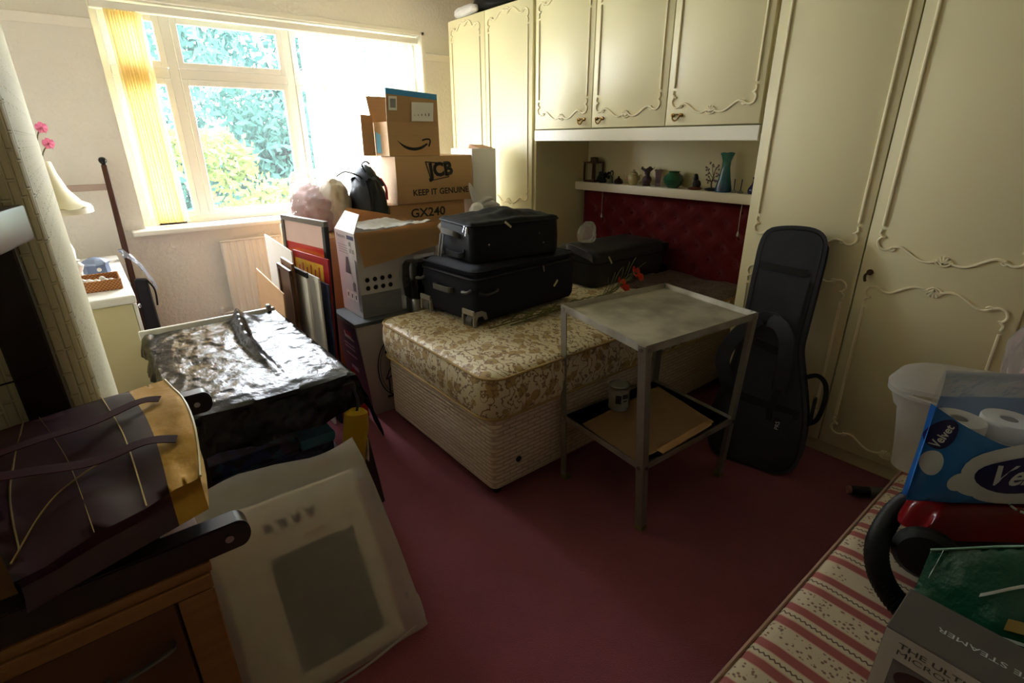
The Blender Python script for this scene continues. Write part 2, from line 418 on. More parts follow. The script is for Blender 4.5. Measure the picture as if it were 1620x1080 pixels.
m_black = mat('black_plastic', '0c0c0d', .45, var=.2); m_chrome = mat('chrome', 'b8b8b8', .25, 1, var=.05)
def loft(bm, secs, ctr, w, d, n=7):
    """rounded-rectangle sections: (z, inset, radius)"""
    rings = []
    for z, ins, r in secs:
        rings.append([bm.verts.new((ctr[0]+x, ctr[1]+y, z)) for x, y in roundrect(w-2*ins, d-2*ins, r, n)])
    for q, e in zip(rings, rings[1:]):
        for k in range(len(q)): bm.faces.new((q[k], q[(k+1) % len(q)], e[(k+1) % len(q)], e[k]))
    bm.faces.new(rings[0][::-1]); bm.faces.new(rings[-1])
    return rings
bed = thing('divan_bed', 'divan bed with gold floral mattress and quilted cream base, suitcases piled on it', 'bed', (2.2, 2.13, 0))
bx0, bx1, by0, by1 = 1.187, 3.29, 1.622, 2.655
bm = BM(); loft(bm, [(.05, .012, .03), (.056, 0, .035), (.42, 0, .035), (.43, .01, .03)], ((bx0+bx1)/2, (by0+by1)/2), bx1-bx0, by1-by0, 4)
base = obj('divan_base', bm, m_quilt, bed)
bm = BM(); cyl(bm, (1.337, by0, .17), .016, .003, 16, (0, -1, 0)); obj('vent', bm, mat('purple_black', '2a1d33', .5), base, label='small dark round vent')
bm = BM(); tube(bm, [(1.95, by0-.001, .055), (1.95, by0-.001, .425)], .002); obj('seam', bm, m_quilt, base)
for x in (bx0+.05, bx1-.1):
    for y in (by0+.05, by1-.05):
        b = BM(); cyl(b, (x, y-.012, .024), .024, .024, 14, (0, 1, 0)); tube(b, [(x, y, .02), (x, y, .06)], .008); obj('castor', b, m_black, bed)
mx0, mx1, my0, my1 = 1.15, 3.27, 1.597, 2.675
bm = BM(); mw, md = mx1-mx0, my1-my0; mc = ((mx0+mx1)/2, (my0+my1)/2)
loft(bm, [(.432, .03, .09), (.436, .008, .1), (.47, -.004, .11), (.535, -.012, .115), (.6, -.004, .11), (.632, .006, .1), (.646, .03, .09), (.654, .09, .06), (.66, .25, .05), (.662, .45, .02)], mc, mw, md)
jitter(bm, .006, 5, 3)
mt = obj('mattress', bm, m_flor, bed, smooth=50)
for z, i in ((.436, .004), (.634, .002)):
    b = BM(); p = [(mc[0]+x, mc[1]+y, z+.002*math.sin(x*9)) for x, y in roundrect(mw-2*i, md-2*i, .1, 7)]
    tube(b, p+p[:1], .006, 6, cap=False); obj('piping', b, mat('gold_piping', 'a88a55', .6), mt)
# buttoned velvet headboard
hb = thing('headboard', 'deep-buttoned red velvet headboard in the alcove under the shelf', 'headboard', (3.34, 2.31, 0))
HY0, HY1, HZ0, HZ1 = 1.45, 3.165, .42, 1.198
BT = []
for r in range(8):
    for k in range(9):
        y = HY0+.1+k*.2+(.1 if r % 2 else 0)
        if y < HY1-.05: BT.append((y, HZ1-.06-r*.085))
def hbf(u, v):
    y, z = HY0+(HY1-HY0)*u, HZ0+(HZ1-HZ0)*v
    ds = sorted((((y-a)/1.15)**2+((z-b)/1)**2)**.5 for a, b in BT)
    d = ds[0]; e = min(u*(HY1-HY0), (1-u)*(HY1-HY0), v*(HZ1-HZ0), (1-v)*(HZ1-HZ0))
    h = .036*(1-math.exp(-(d/.045)**1.3))
    if ds[1] < .16: h -= .007*math.exp(-((ds[1]-d)/.012)**2)*(1 if d < .085 else .4)
    return V((3.352-h*min(1, e/.03+.15), y, z))
bm = BM(); grid(bm, hbf, 170, 84)
m_velvet = mat('red_velvet', '5c0d14', .7, var=.2, vs=12, sheen=.2, spec=.15, bump=.1, bs=300)
obj('padding', bm, m_velvet, hb, smooth=80)
obj('board', B((3.353, HY0, HZ0-.35), (3.383, HY1, HZ1), .004), m_velvet, hb)
b0 = None
for y, z in BT:
    if not HZ0+.03 < z < HZ1-.02: continue
    if b0 is None:
        b0 = obj('button', L([(0, -.004), (.012, -.004), (.014, 0), (.01, .006), (0, .008)], n=10), m_velvet, hb, world=False); o = b0
    else: o = b0.copy(); S.collection.objects.link(o)
    o.rotation_euler = (0, -PI/2, 0); o.location = (3.347-3.34, y-2.31, z)
# folded bedspread at the head
bm = BM()
def bsp(u, v):
    x, y = 2.72+.56*u, 1.56+.66*v
    e = min(u, 1-u, v, 1-v); r = min(1, e/.05)
    return V((x, y, .668+.02*r+.012*fbm((x, y, 0), 9)+.016*math.sin(v*9)*.4))
grid(bm, bsp, 30, 36, -.012)
tag(obj('folded_bedspread', bm, floral('mauve_brocade', '7d6a5c', '6b5548', '4f3838', 1.5), smooth=70), 'mauve-brown patterned bedspread folded at the head of the bed', 'bedspread')

# ------------------------------------------------------------ suitcases
m_navy = mat('navy_canvas', '15151f', .75, var=.2, vs=30, bump=.25, bs=400, bd=.002, spec=.3)
m_blk = mat('black_canvas', '0d0d0f', .7, var=.2, vs=30, bump=.25, bs=400, bd=.002, spec=.35)
m_rub = mat('grey_rubber', '5c5955', .6, var=.1); m_wg = mat('grey_wheel_guard', '8f887c', .5, var=.1)
m_tag = mat('zip_puller', 'b5ac86', .5, var=.1)
def soft(bm, x0, x1, y0, y1, secs, r, am=.006, sd=1):
    "rounded soft case body built of plan sections, rumpled"
    loft(bm, [(z, i, max(.01, r-i*.5)) for z, i in secs], ((x0+x1)/2, (y0+y1)/2), x1-x0, y1-y0, 6)
    jitter(bm, am, 9, sd)
def zipline(x0, x1, y0, y1, z, r, rr=.005):
    b = BM(); p = [((x0+x1)/2+x, (y0+y1)/2+y, z) for x, y in roundrect(x1-x0, y1-y0, r, 6)]; tube(b, p+p[:1], rr, 6, cap=False); return b
def puller(at, d, m=None):
    b = BM(); at = V(at); d = V(d); strip(b, [at, at+d*.5, at+d], .011, (d.cross(V((0, -1, .2)))), .004); return b
# lower navy case, wheels toward the window-side end
c1 = thing('suitcase', 'large navy soft suitcase with grey wheels, lowest of the two stacked on the mattress', 'suitcase', (1.46, 2.12, .67), ang(4))
Lx, Wy = .8, .51
bm = BM(); soft(bm, 0, Lx, 0, Wy, [(.015, .03), (.022, .012), (.04, .004), (.1, 0), (.2, 0), (.24, .004), (.256, .014)], .05)
bd = obj('body', bm, m_navy, c1, world=False, smooth=50)
bm = BM(); soft(bm, .01, Lx-.01, .01, Wy-.01, [(.25, .03), (.255, .012), (.275, .004), (.293, .008), (.303, .03), (.307, .08)], .05, .008, 4)
obj('lid', bm, m_navy, c1, world=False, smooth=50)
obj('zip', zipline(.0, Lx, .0, Wy, .253, .05, .006), m_blk, c1, world=False)
obj('piping', zipline(.004, Lx-.004, .004, Wy-.004, .292, .05, .005), m_navy, c1, world=False)
for y in (.055, Wy-.055):
    b = BM(); cyl(b, (.02, y-.03, .026), .034, .05, 22, (0, 1, 0)); w = obj('wheel', b, m_rub, c1, world=False)
    b = BM(); pr = [(.0, .0), (.0, .055), (.02, .08), (.055, .085), (.085, .07), (.095, .03), (.075, .03), (.06, .055), (.03, .055), (.018, .03), (.016, .0)]
    for s in (-.052, .04): prism(b, pr, (-.012, y+s, .0), (1, 0, 0), (0, 0, 1), (0, .012, 0))
    box(b, (-.014, y-.05, .062), (-.002, y+.05, .092), .004); obj('wheel_guard', b, m_wg, c1, world=False)
b = BM(); strip(b, spline([(-.004, .19, .17), (-.03, .2, .175), (-.034, .28, .175), (-.03, .33, .175), (-.004, .34, .17)], 5), .03, (0, 0, 1), .008)
obj('handle', b, m_rub, c1, world=False, label='grey rubber grab handle')
for y, d in ((.05, .02), (Wy-.03, -.02)):
    b = BM(); tube(b, spline([(-.003, y-.02, .2), (-.024, y-.01, .19), (-.024, y+.03, .185), (-.003, y+.04, .18)], 4), .008, 8); obj('foot', b, m_rub, c1, world=False)
b = BM(); tube(b, spline([(.02, -.004, .185), (.06, -.018, .175), (.12, -.018, .178), (.15, -.003, .183)], 5), .009, 8); obj('side_handle', b, m_black, c1, world=False)
for i, (a, d) in enumerate((((.62, -.008, .15), (-.035, -.004, -.03)), ((.5, -.004, .255), (-.006, -.012, -.03)))):
    obj('zip_puller', puller(a, d), m_tag if i == 0 else m_rub, c1, world=False)
# upper black case
c2 = thing('suitcase', 'smaller black soft suitcase with silver zip pulls on top of the navy one', 'suitcase', (1.53, 2.235, .976), ang(-6))
Lx, Wy = .58, .4
bm = BM(); soft(bm, 0, Lx, 0, Wy, [(0, .02), (.004, .008), (.02, 0), (.1, -.003), (.185, 0), (.2, .004)], .045, .005, 8)
obj('body', bm, m_blk, c2, world=False, smooth=50)
bm = BM()
def lidf(u, v):
    x, y = -.004+(Lx+.008)*u, -.004+(Wy+.008)*v
    e = min(u*Lx, (1-u)*Lx, v*Wy, (1-v)*Wy); k = min(1, e/.03)
    # round the corners in plan
    cx, cy = max(.045-x, x-(Lx-.045), 0), max(.045-y, y-(Wy-.045), 0); q = math.hypot(cx, cy)
    if q > .046:
        s = .046/q; x = x+(cx-cx*s)*(1 if x < .1 else -1); y = y+(cy-cy*s)*(1 if y < .1 else -1)
    return V((x, y, .2+.02*math.sqrt(k)+.034*math.exp(-((u-.6)/.22)**2-((v-.65)/.35)**2)+.01*fbm((x, y, 1), 8)*k+.007*math.sin(v*16+u*3)*k*math.exp(-((u-.55)/.3)**2)))
grid(bm, lidf, 44, 32, -.016); obj('lid', bm, m_blk, c2, world=False, smooth=60)
obj('zip', zipline(-.004, Lx+.004, -.004, Wy+.004, .2, .05, .0055), m_blk, c2, world=False)
for a, d in (((-.006, .06, .2), (-.012, .0, -.032)), ((-.006, .04, .196), (-.012, -.006, -.045)), ((.2, -.008, .212), (.035, -.006, -.03)), ((.54, .03, .214), (.02, -.02, -.02))):
    obj('zip_puller', puller(a, d), m_tag if a[0] > 0 else m_chrome, c2, world=False)
b = BM(); strip(b, spline([(-.004, .14, .135), (-.03, .15, .15), (-.038, .22, .152), (-.03, .3, .15), (-.004, .31, .135)], 5), .03, (0, .1, 1), .008)
obj('handle', b, m_rub, c2, world=False, label='grey rubber grab handle')
b = BM(); strip(b, spline([(-.004, .09, .045), (-.02, .12, .035), (-.02, .25, .03), (-.004, .3, .035)], 5), .028, (0, 0, 1), .012)
for y in (.085, .1): cyl(b, (-.004, y, .065 if y < .09 else .03), .008, .006, 10, (-1, 0, 0))
obj('lower_handle', b, m_black, c2, world=False)
b = BM()
for x, z in ((.1, .1), (.43, .13), (.46, .075)): cyl(b, (x, -.001, z), .005, .004, 10, (0, -1, 0))
obj('stud', b, m_chrome, c2, world=False)
b = BM()
for s in (0, .035): strip(b, spline([(-.03, .28+s, .13), (-.048, .285+s, .02), (-.06, .29+s, -.03), (-.085, .3+s, -.1), (-.088, .3+s*.3, -.24), (-.08, .3, -.27)], 5), .016, (0, 1, .1), .003)
tag(obj('luggage_strap', b, mat('grey_webbing', '4a4742', .7), c2, world=False), '', '')
for k in ('label', 'category'): del bpy.data.objects['luggage_strap'][k]
# big grey case
c3 = thing('suitcase', 'wide dark grey suitcase lying flat by the red headboard', 'suitcase', (2.5, 2.25, .668), ang(-1))
m_gry = mat('charcoal_canvas', '232224', .6, var=.15, bump=.2, bs=300, bd=.002)
Lx, Wy = .76, .4
bm = BM(); soft(bm, 0, Lx, 0, Wy, [(.0, .03), (.006, .01), (.03, 0), (.12, 0), (.2, 0), (.225, .008), (.238, .03), (.246, .08), (.25, .16)], .06, .008, 11)
obj('body', bm, m_gry, c3, world=False, smooth=50)
obj('zip', zipline(-.003, Lx+.003, -.003, Wy+.003, .16, .06), m_blk, c3, world=False)
obj('zip_puller', puller((.13, -.006, .2), (.02, -.012, -.045)), m_tag, c3, world=False)
b = BM(); strip(b, spline([(-.002, .02, .2), (-.03, .05, .225), (-.045, .12, .245), (-.04, .2, .25), (0, .26, .235)], 5), .05, (0, .2, 1), .012); obj('handle', b, mat('smoke_grey_handle', '55535a', .4), c3, world=False)
for y in (.02,):
    for z in (.16, .0): b = BM(); box(b, (Lx-.05, y-.02, z), (Lx+.03, y+.04, z+.06), .012, 2); obj('corner_guard', b, m_black, c3, world=False)

# artificial poppies laid along the case
m_stem = mat('dry_green_stem', '5d5a30', .6, var=.3, vs=30); m_petal = mat('orange_red_petal', 'd83a1c', .5, var=.25, vs=40)
for i, (tx, ty, tz, hx) in enumerate(((2.38, 1.93, .79, 1.5), (2.58, 1.985, .815, 1.62))):
    p = thing('artificial_poppy', ['orange-red artificial poppy lying on the bed, nearer the small trolley corner', 'larger orange-red artificial poppy beside the grey suitcase'][i], 'flower', (hx, 2.07, .67), 0, None)
    b = BM(); tube(b, spline([(hx, 2.06-.03*i, .675), (hx+.35, 2.05-.02*i, .685), (2.1+.1*i, 2.02-.01*i, .69), (tx-.05, ty+.02, tz-.05), (tx, ty, tz-.01)], 6), .0035, 6); st_ = obj('stem', b, m_stem, p)
    b = BM()
    for k in range(9):
        x = hx+.08+k*.07; y = 2.06-.02*i+.01*math.sin(k*2.3); s = 1 if k % 2 else -1
        strip(b, spline([(x, y, .686), (x+.06, y+s*.014, .7+.006*(k % 3)), (x+.16, y+s*.03, .684)], 3), .012, (0, 1, .2), .001)
    for k in range(6):
        s = 1 if k % 2 else -1; tube(b, spline([(tx-.16+k*.02, ty+.03, tz-.08), (tx-.1+k*.02, ty+.03*s, tz-.02+.012*k), (tx-.08+k*.03, ty+.05*s, tz+.03+.01*k)], 3), .002, 5)
    obj('leaf_blades', b, m_stem, p, kind='stuff')
    for k in range(6):
        a = 2*PI*k/6; b = BM()
        def pf(u, v, a=a):
            t = a+(u-.5)*1.7; r = .038*v; return V((tx+r*math.cos(t)*.8, ty+r*math.sin(t)-.03*v*v, tz+r*math.sin(t)*.9+.012*math.sin(u*9)*v))
        grid(b, pf, 5, 4, .0012); obj('petal', b, m_petal, p, smooth=80)
    obj('seed_head', L([(0, 0), (.009, .002), (.011, .01), (.0, .016)], (tx, ty-.012, tz-.008), 10), m_stem, p)

# ------------------------------------------------------------ small metal trolley
def tarnish():
    t = NT('dull_aluminium'); t.b.inputs['Metallic'].default_value = .85
    n = t.noise(7, 5); t.l(t.mix(t.ramp(n, [(.35, '000000'), (.62, 'ffffff')]), '8d897d', 'b3aea2'), t.b.inputs['Base Color'])
    t.l(t.mul(t.mul(n, .35), .32, 'ADD'), t.b.inputs['Roughness']); t.bump(t.noise(60, 3), .1, .002); return t.m
m_alu = tarnish(); m_leg = mat('grey_painted_leg', '8f8a80', .4, .6, var=.2, vs=25)
tr = thing('metal_trolley', 'small two-tier grey metal trolley standing in front of the bed', 'trolley', (1.85, 1.3, 0))
FT = {'a': (1.559, 1.051), 'b': (1.562, 1.55), 'c': (2.198, 1.045), 'd': (2.235, 1.54)}      # feet: near, left, right, far
TP = {'a': (1.487, 1.066), 'b': (1.62, 1.645), 'c': (2.192, 1.004), 'd': (2.3, 1.562)}; ZT = .885
mid = lambda k, z: V((*[FT[k][i]+(TP[k][i]-FT[k][i])*z/ZT for i in (0, 1)], z))
def tray(name, z, h, lab=None):
    P = {k: mid(k, z) for k in FT}; c = sum(P.values(), V())/4; bm = BM()
    q = [P['a'], P['c'], P['d'], P['b']]; up = V((0, 0, h)); t = .006
    inn = [p+(c-p).normalized()*.012 for p in q]
    lo = [bm.verts.new(p-up) for p in q]; hi = [bm.verts.new(p) for p in q]; ih = [bm.verts.new(p+(c-p).normalized()*.004) for p in q]
    il = [bm.verts.new(p-up*.72) for p in inn]
    for k in range(4):
        n = (k+1) % 4
        bm.faces.new((lo[k], lo[n], hi[n], hi[k])); bm.faces.new((hi[k], hi[n], ih[n], ih[k])); bm.faces.new((ih[k], ih[n], il[n], il[k]))
    bm.faces.new(lo[::-1]); bm.faces.new(il)
    bmesh.ops.bevel(bm, geom=[e for e in bm.edges if e.calc_length() > .2], offset=.002, segments=2, affect='EDGES')
    return obj(name, bm, m_alu, tr), c
top, tc = tray('top_tray', ZT, .034)
low, lc = tray('lower_tray', .345, .03)
for k in 'abcd':
    a, b = mid(k, .0), mid(k, ZT-.002); c = V((tc.x, tc.y, 0)); w = .036; bm = BM()
    sx = 1 if c.x > a.x else -1; sy = 1 if c.y > a.y else -1
    pr = [(0, 0), (w*sx, 0), (w*sx, .004*sy), (.004*sx, .004*sy), (.004*sx, w*sy), (0, w*sy)]
    off = V((-.004*sx, -.004*sy, 0))
    prism(bm, pr, a+off+V((0, 0, .02)), (1, 0, 0), (0, 1, 0), b-a-V((0, 0, .02)))
    lg = obj('leg', bm, m_leg, tr)
    bm = BM(); box(bm, (min(a.x-.006*sx, a.x+.034*sx), min(a.y-.006*sy, a.y+.034*sy), 0), (max(a.x-.006*sx, a.x+.034*sx), max(a.y-.006*sy, a.y+.034*sy), .024), .003)
    obj('foot_cap', bm, mat('yellowed_cap', '6d6330', .5), lg)
    for z in (ZT-.02, .33):
        p = mid(k, z); bm = BM(); cyl(bm, p+V((.016*sx, -.004*sy, 0)), .008, .006, 12, (0, -sy, 0)); cyl(bm, p+V((-.004*sx, .016*sy, 0)), .008, .006, 12, (-sx, 0, 0)); obj('bolt', bm, m_chrome, lg)
zl = .345-.0216
# brown paper, card and stick on the lower tray, paint tin standing there
m_paper = mat('brown_paper', 'a3805c', .75, var=.15, vs=9, bump=.2, bs=40)
def quad(P, lift, n=14, th=.0015, curl=.006, sd=0):
    a, b, c, d = [V(p) for p in P]
    def f(u, v):
        p = (a*(1-u)+b*u)*(1-v)+(d*(1-u)+c*u)*v
        return p+V((0, 0, lift+curl*abs(fbm(p, 5+sd))+curl*1.3*max(0, abs(u-.5)-.4)*6))
    bm = BM(); grid(bm, f, n, n, th); return bm
pa = [(1.59, 1.455, zl), (1.545, 1.095, zl), (2.09, 1.07, zl), (2.2, 1.47, zl)]
tag(obj('backing_card', quad([(1.603, 1.57, zl), (1.551, 1.075, zl), (2.176, 1.047, zl), (2.238, 1.53, zl)], .015, 4, .003, 0), mat('white_card', 'e0dccf', .7)), 'pale card lining the lower trolley tray under the brown sheet', 'card')
tag(obj('brown_paper_sheet', quad(pa, .0165, 16, .0012, .0035), m_paper), 'creased brown paper sheet on the lower trolley tray', 'paper')
tag(obj('wooden_batten', B((1.68, 1.062, zl+.0155), (2.06, 1.1, zl+.02), .002), mat('pale_batten', 'b0875a', .6)), 'thin wooden batten under the edge of the brown paper', 'stick')
can = thing('paint_tin', 'small dented paint tin with scuffed label standing on the trolley shelf', 'tin', (1.85, 1.455, zl+.022))
m_tin = mat('tin_plate', '8e8c86', .35, .9, var=.15, vs=20)
obj('body', L([(0, 0), (.05, 0), (.052, .003), (.05, .006), (.05, .118), (.053, .121), (.053, .126), (.049, .127)], n=32), m_tin, can, world=False)
obj('lid', L([(.049, .126), (.046, .12), (.04, .12), (.038, .124), (0, .124)], n=32), m_tin, can, world=False)
obj('label_band', L([(.0503, .015), (.0508, .016), (.0508, .106), (.0503, .107)], n=32), mat('worn_white_label', '8b8880', .6, var=.25, vs=30), can, world=False)
b = BM()
for a0, a1, z0, z1 in ((200, 232, .04, .085), (238, 275, .066, .09), (243, 270, .05, .058), (280, 300, .03, .1), (285, 296, .018, .026)):
    R = .0514
    for i in range(4):
        p = [ang(a0+(a1-a0)*j/4) for j in (i, i+1)]
        vs = [b.verts.new((R*math.cos(q), R*math.sin(q), z)) for q, z in ((p[0], z0), (p[1], z0), (p[1], z1), (p[0], z1))]; b.faces.new(vs)
obj('printed_panels', b, mat('label_ink', '22222a', .6), can, world=False)
b = BM(); tube(b, spline([(.05*math.cos(t), .05*math.sin(t), .095-.02*math.sin(t/2)) for t in [2.4+.28*k for k in range(14)]], 2), .0016, 6); obj('wire_handle', b, m_chrome, can, world=False)

# ------------------------------------------------------------ guitar gig bag
gb = thing('guitar_bag', 'dark grey padded guitar bag leaning upright against the cream wardrobe', 'guitar bag', (2.38, 1.0, 0))
gu, gv = V((-.243, .97, 0)), V((.246, .061, .967)); gn = gv.cross(gu).normalized()
if gn.x > 0: gn = -gn
gm = mat('charcoal_nylon', '36373d', .7, var=.15, vs=20, bump=.2, bs=500, bd=.002, spec=.3)
gm2 = mat('black_nylon', '09090b', .65, var=.15, bump=.2, bs=300, bd=.002)
out = spline([(.0, .0), (.12, .005), (.18, .03), (.21, .1), (.215, .22), (.2, .36), (.175, .5), (.166, .62), (.165, .8), (.168, 1.0), (.168, 1.12), (.15, 1.185), (.1, 1.205), (.03, 1.212), (-.04, 1.207), (-.082, 1.18), (-.095, 1.12), (-.096, .95), (-.094, .75), (-.096, .64), (-.12, .55), (-.16, .42), (-.19, .3), (-.2, .18), (-.195, .09), (-.165, .035), (-.1, .01), (0, 0)], 3)[:-1]
out = [(p.x, p.y) for p in [V((*q[:2], 0)) for q in out]]
def gpt(a, b, d=0): return V((2.38, 1.0, .008))+gu*a+gv*b+gn*d
def gslab(name, pts, d0, d1, m, par, r=.02, seg=4):
    bm = BM(); c = V((sum(p[0] for p in pts)/len(pts), sum(p[1] for p in pts)/len(pts)))
    def rng(ins, d):
        o = []
        for i, p in enumerate(pts):
            q = V(p); t = (V(pts[(i+1) % len(pts)])-V(pts[i-1])).normalized(); nn = V((t.y, -t.x))
            if nn.dot(c-q) < 0 and False: nn = -nn
            o.append(bm.verts.new(gpt(*(q-nn*ins), d)))
        return o
    rs = [rng(-r*(1-math.sin(PI/2*k/seg)), d0+r*(1-math.cos(PI/2*k/seg))) for k in range(seg, -1, -1)]
    rs = [rng(r, d0)]+[rng(r*(1-math.sin(PI/2*k/seg)), d0+r*(1-math.cos(PI/2*k/seg))) for k in range(1, seg+1)]+[rng(r*(1-math.cos(PI/2*k/seg)), d1-r+r*math.sin(PI/2*k/seg)) for k in range(seg+1)]
    for q, w in zip(rs, rs[1:]):
        for k in range(len(q)): bm.faces.new((q[k], q[(k+1) % len(q)], w[(k+1) % len(q)], w[k]))
    bm.faces.new(rs[0][::-1]); bm.faces.new(rs[-1]); return obj(name, bm, m, par, smooth=50)
area = sum(out[i-1][0]*out[i][1]-out[i][0]*out[i-1][1] for i in range(len(out)))
if area > 0: out = out[::-1]
body = gslab('body', out, -.1, .0, gm, gb)
bm = BM(); ed = [gpt(*p, -.004) for p in out]; tube(bm, ed+ed[:1], .006, 6, cap=False); obj('piping', bm, gm2, body)
bm = BM(); ed = [gpt(*p, -.05)+(gpt(*p)-gpt(.03, .6)).normalized()*.001 for p in out]; tube(bm, ed+ed[:1], .005, 6, cap=False); obj('zip', bm, gm2, body)
def gband(name, p, w, m, side, d=.006, par=gb):
    bm = BM(); strip(bm, spline([gpt(*q) for q in p], 5), w, side, .004); return obj(name, bm, m, par)
gband('webbing_band', [(.165, 1.03, .004), (.03, 1.015, .006), (-.06, 1.01, .004)], .034, gm2, gv)
gband('webbing_band', [(.2, .36, .004), (.0, .335, .006), (-.17, .32, .004)], .045, gm2, gv)
gband('webbing_band', [(.1, .64, .004), (-.02, .61, .006), (-.06, .605, .004)], .04, gm2, gv)
pk = [(.15, .06), (-.14, .06), (-.16, .2), (-.14, .31), (.16, .31), (.175, .2)]
gslab('pocket', [tuple(V(p)) for p in pk], -.01, .022, gm, gb, .012)
pk = [(.13, .72), (-.065, .72), (-.07, .98), (.145, .98)]
gslab('neck_pocket', pk[::-1] if False else pk, -.01, .012, gm, gb, .008)
for pts in ([(.1, .76, .02), (.14, .72, .05), (.2, .62, .07), (.225, .52, .06), (.2, .44, .04), (.19, .4, .02)], [(.06, .76, .02), (.0, .745, .05), (-.045, .68, .07), (-.06, .58, .07), (-.062, .5, .05), (-.06, .42, .02)]):
    sd = [gv.cross(gn) for _ in range(99)]
    p = spline([gpt(*q) for q in pts], 6); sid = []
    for i in range(len(p)):
        d = (p[min(i+1, len(p)-1)]-p[max(i-1, 0)]).normalized(); sid.append(d.cross(gn))
    bm = BM(); strip(bm, p, .07, sid, .016); bmesh.ops.bevel(bm, geom=[e for e in bm.edges], offset=.003, segments=1, affect='EDGES'); ss = obj('shoulder_strap', bm, gm, gb)
    e = V(pts[-1]); bm = BM(); strip(bm, spline([gpt(e.x, e.y+.02, .03), gpt(e.x+.02, e.y-.1, .03), gpt(e.x+.05*(1 if e.x > 0 else 0), .2, .006)], 4), .03, gu, .003); obj('strap_webbing', bm, gm2, ss)
bm = BM(); sid = [gu]*99; strip(bm, spline([gpt(.1, .75, .02), gpt(.06, .8, .03), gpt(.03, .78, .03)], 4), .06, gu, .012); obj('strap_yoke', bm, gm, gb)
# carry handle on the side, tag and zip pulls
bm = BM(); tube(bm, spline([gpt(-.14, .5, -.05), gpt(-.2, .53, -.05), gpt(-.245, .49, -.05), gpt(-.255, .4, -.05), gpt(-.24, .31, -.05), gpt(-.185, .27, -.05)], 5), .011, 8, flat=.6, nrm=gn); obj('carry_handle', bm, gm2, gb)
bm = BM(); strip(bm, [gpt(-.215, .42, -.05), gpt(-.218, .3, -.05)], .07, gn, .012); obj('handle_wrap', bm, gm2, gb)
bm = BM(); strip(bm, spline([gpt(.175, 1.08, -.05), gpt(.19, 1.06, -.04), gpt(.192, 1.0, -.035)], 3), .012, gn, .004); obj('zip_puller', bm, gm2, gb)
obj('maker_tag', (lambda b: (strip(b, [gpt(-.085, .29, .03), gpt(-.09, .225, .03)], .03, gu, .003), b)[1])(BM()), gm2, gb)
text('tag_lettering', 'PRS', gpt(-.098, .23, .034), gv, gu, .02, mat('white_print', 'd8d8d4', .6), gb)

# ------------------------------------------------------------ boxes and boards between bed and window
def kraft(name, c):
    t = NT(name); o = t.obj(); mp = t.n('Mapping'); mp.inputs['Scale'].default_value = (3, 3, 120); t.l(o, mp.inputs[0])
    n = t.noise(1, 2, mp); c = C(c)[:3]
    t.l(t.mix(t.mul(n, t.noise(5)), tuple(x*1.12 for x in c), tuple(x*.78 for x in c)), t.b.inputs['Base Color']); t.b.inputs['Roughness'].default_value = .75
    t.bump(n, .15, .003); return t.m
m_kr = kraft('kraft_card', 'b08a5e'); m_kr2 = kraft('darker_kraft_card', 'a67d52'); m_kr3 = kraft('brown_card', '8c623e')
m_ink = mat('black_print', '1c1a18', .7, var=.05); m_wpaper = mat('white_paper', 'e8e4dc', .7, var=.05); m_blue = mat('blue_print', '3f8fc8', .6, var=.1)
m_tape = mat('parcel_tape', 'a98458', .25, var=.05); m_greyp = mat('grey_print', '8f8c88', .6, var=.08)
def carton(root, x0, x1, y0, y1, z0, z1, m, tape=True):
    b = obj('body', B((x0, y0, z0), (x1, y1, z1), .006, 2), m, root)
    bm = BM(); box(bm, (x0+.002, (y0+y1)/2-.0015, z1), (x1-.002, (y0+y1)/2+.0015, z1+.0008)); obj('flap_seam', bm, m_kr3, b)
    if tape: obj('tape', B((x0-.001, (y0+y1)/2-.025, z1-.05), (x1+.001, (y0+y1)/2+.025, z1+.001)), m_tape, b)
    return b
X, Z, Yn = V((1, 0, 0)), V((0, 0, 1)), V((0, -1, 0))
t = thing('cardboard_box', 'plain brown carton on the floor, lowest under the two printed boxes', 'box', (1.95, 3.65, 0)); carton(t, 1.66, 2.26, 3.44, 3.86, 0, .84, m_kr3)
t = thing('cardboard_box', 'brown carton printed GX240 under the digger-maker box', 'box', (1.95, 3.65, .842)); carton(t, 1.655, 2.285, 3.42, 3.87, .842, 1.172, m_kr2)
text('lettering', 'GX240', (1.815, 3.4195, 1.075), X, Z, .062, m_ink, t, sx=1.15, bold=.03)
bm = BM(); prism(bm, [(0, 0), (.32, -.09), (.36, -.1), (.12, .03)], (1.6, 3.3, 1.16), (1, 0, 0), (0, 0, 1), (0, .004, 0))
t = thing('cardboard_box', 'wide brown carton printed KEEP IT GENUINE, second from top of the stack', 'box', (2.0, 3.6, 1.174)); carton(t, 1.715, 2.352, 3.4, 3.86, 1.174, 1.493, m_kr)
y = 3.3995
text('lettering', 'KEEP IT GENUINE', (1.835, y, 1.228), X, V((-.02, 0, 1)), .042, m_ink, t, sx=1.04, bold=.03)
text('logo_lettering', 'JCB', (1.983, y, 1.352), V((1, 0, .06)), V((-.12, 0, 1)), .092, m_ink, t, sx=1.0, bold=.07)
q = [(1.95, 1.455), (2.11, 1.44), (2.14, 1.345), (1.99, 1.325)]; bm = BM()
for i in range(4): a, b = q[i], q[(i+1) % 4]; tube(bm, [(a[0], y, a[1]), (b[0], y, b[1])], .0035, 5)
obj('logo_border', bm, m_ink, t)
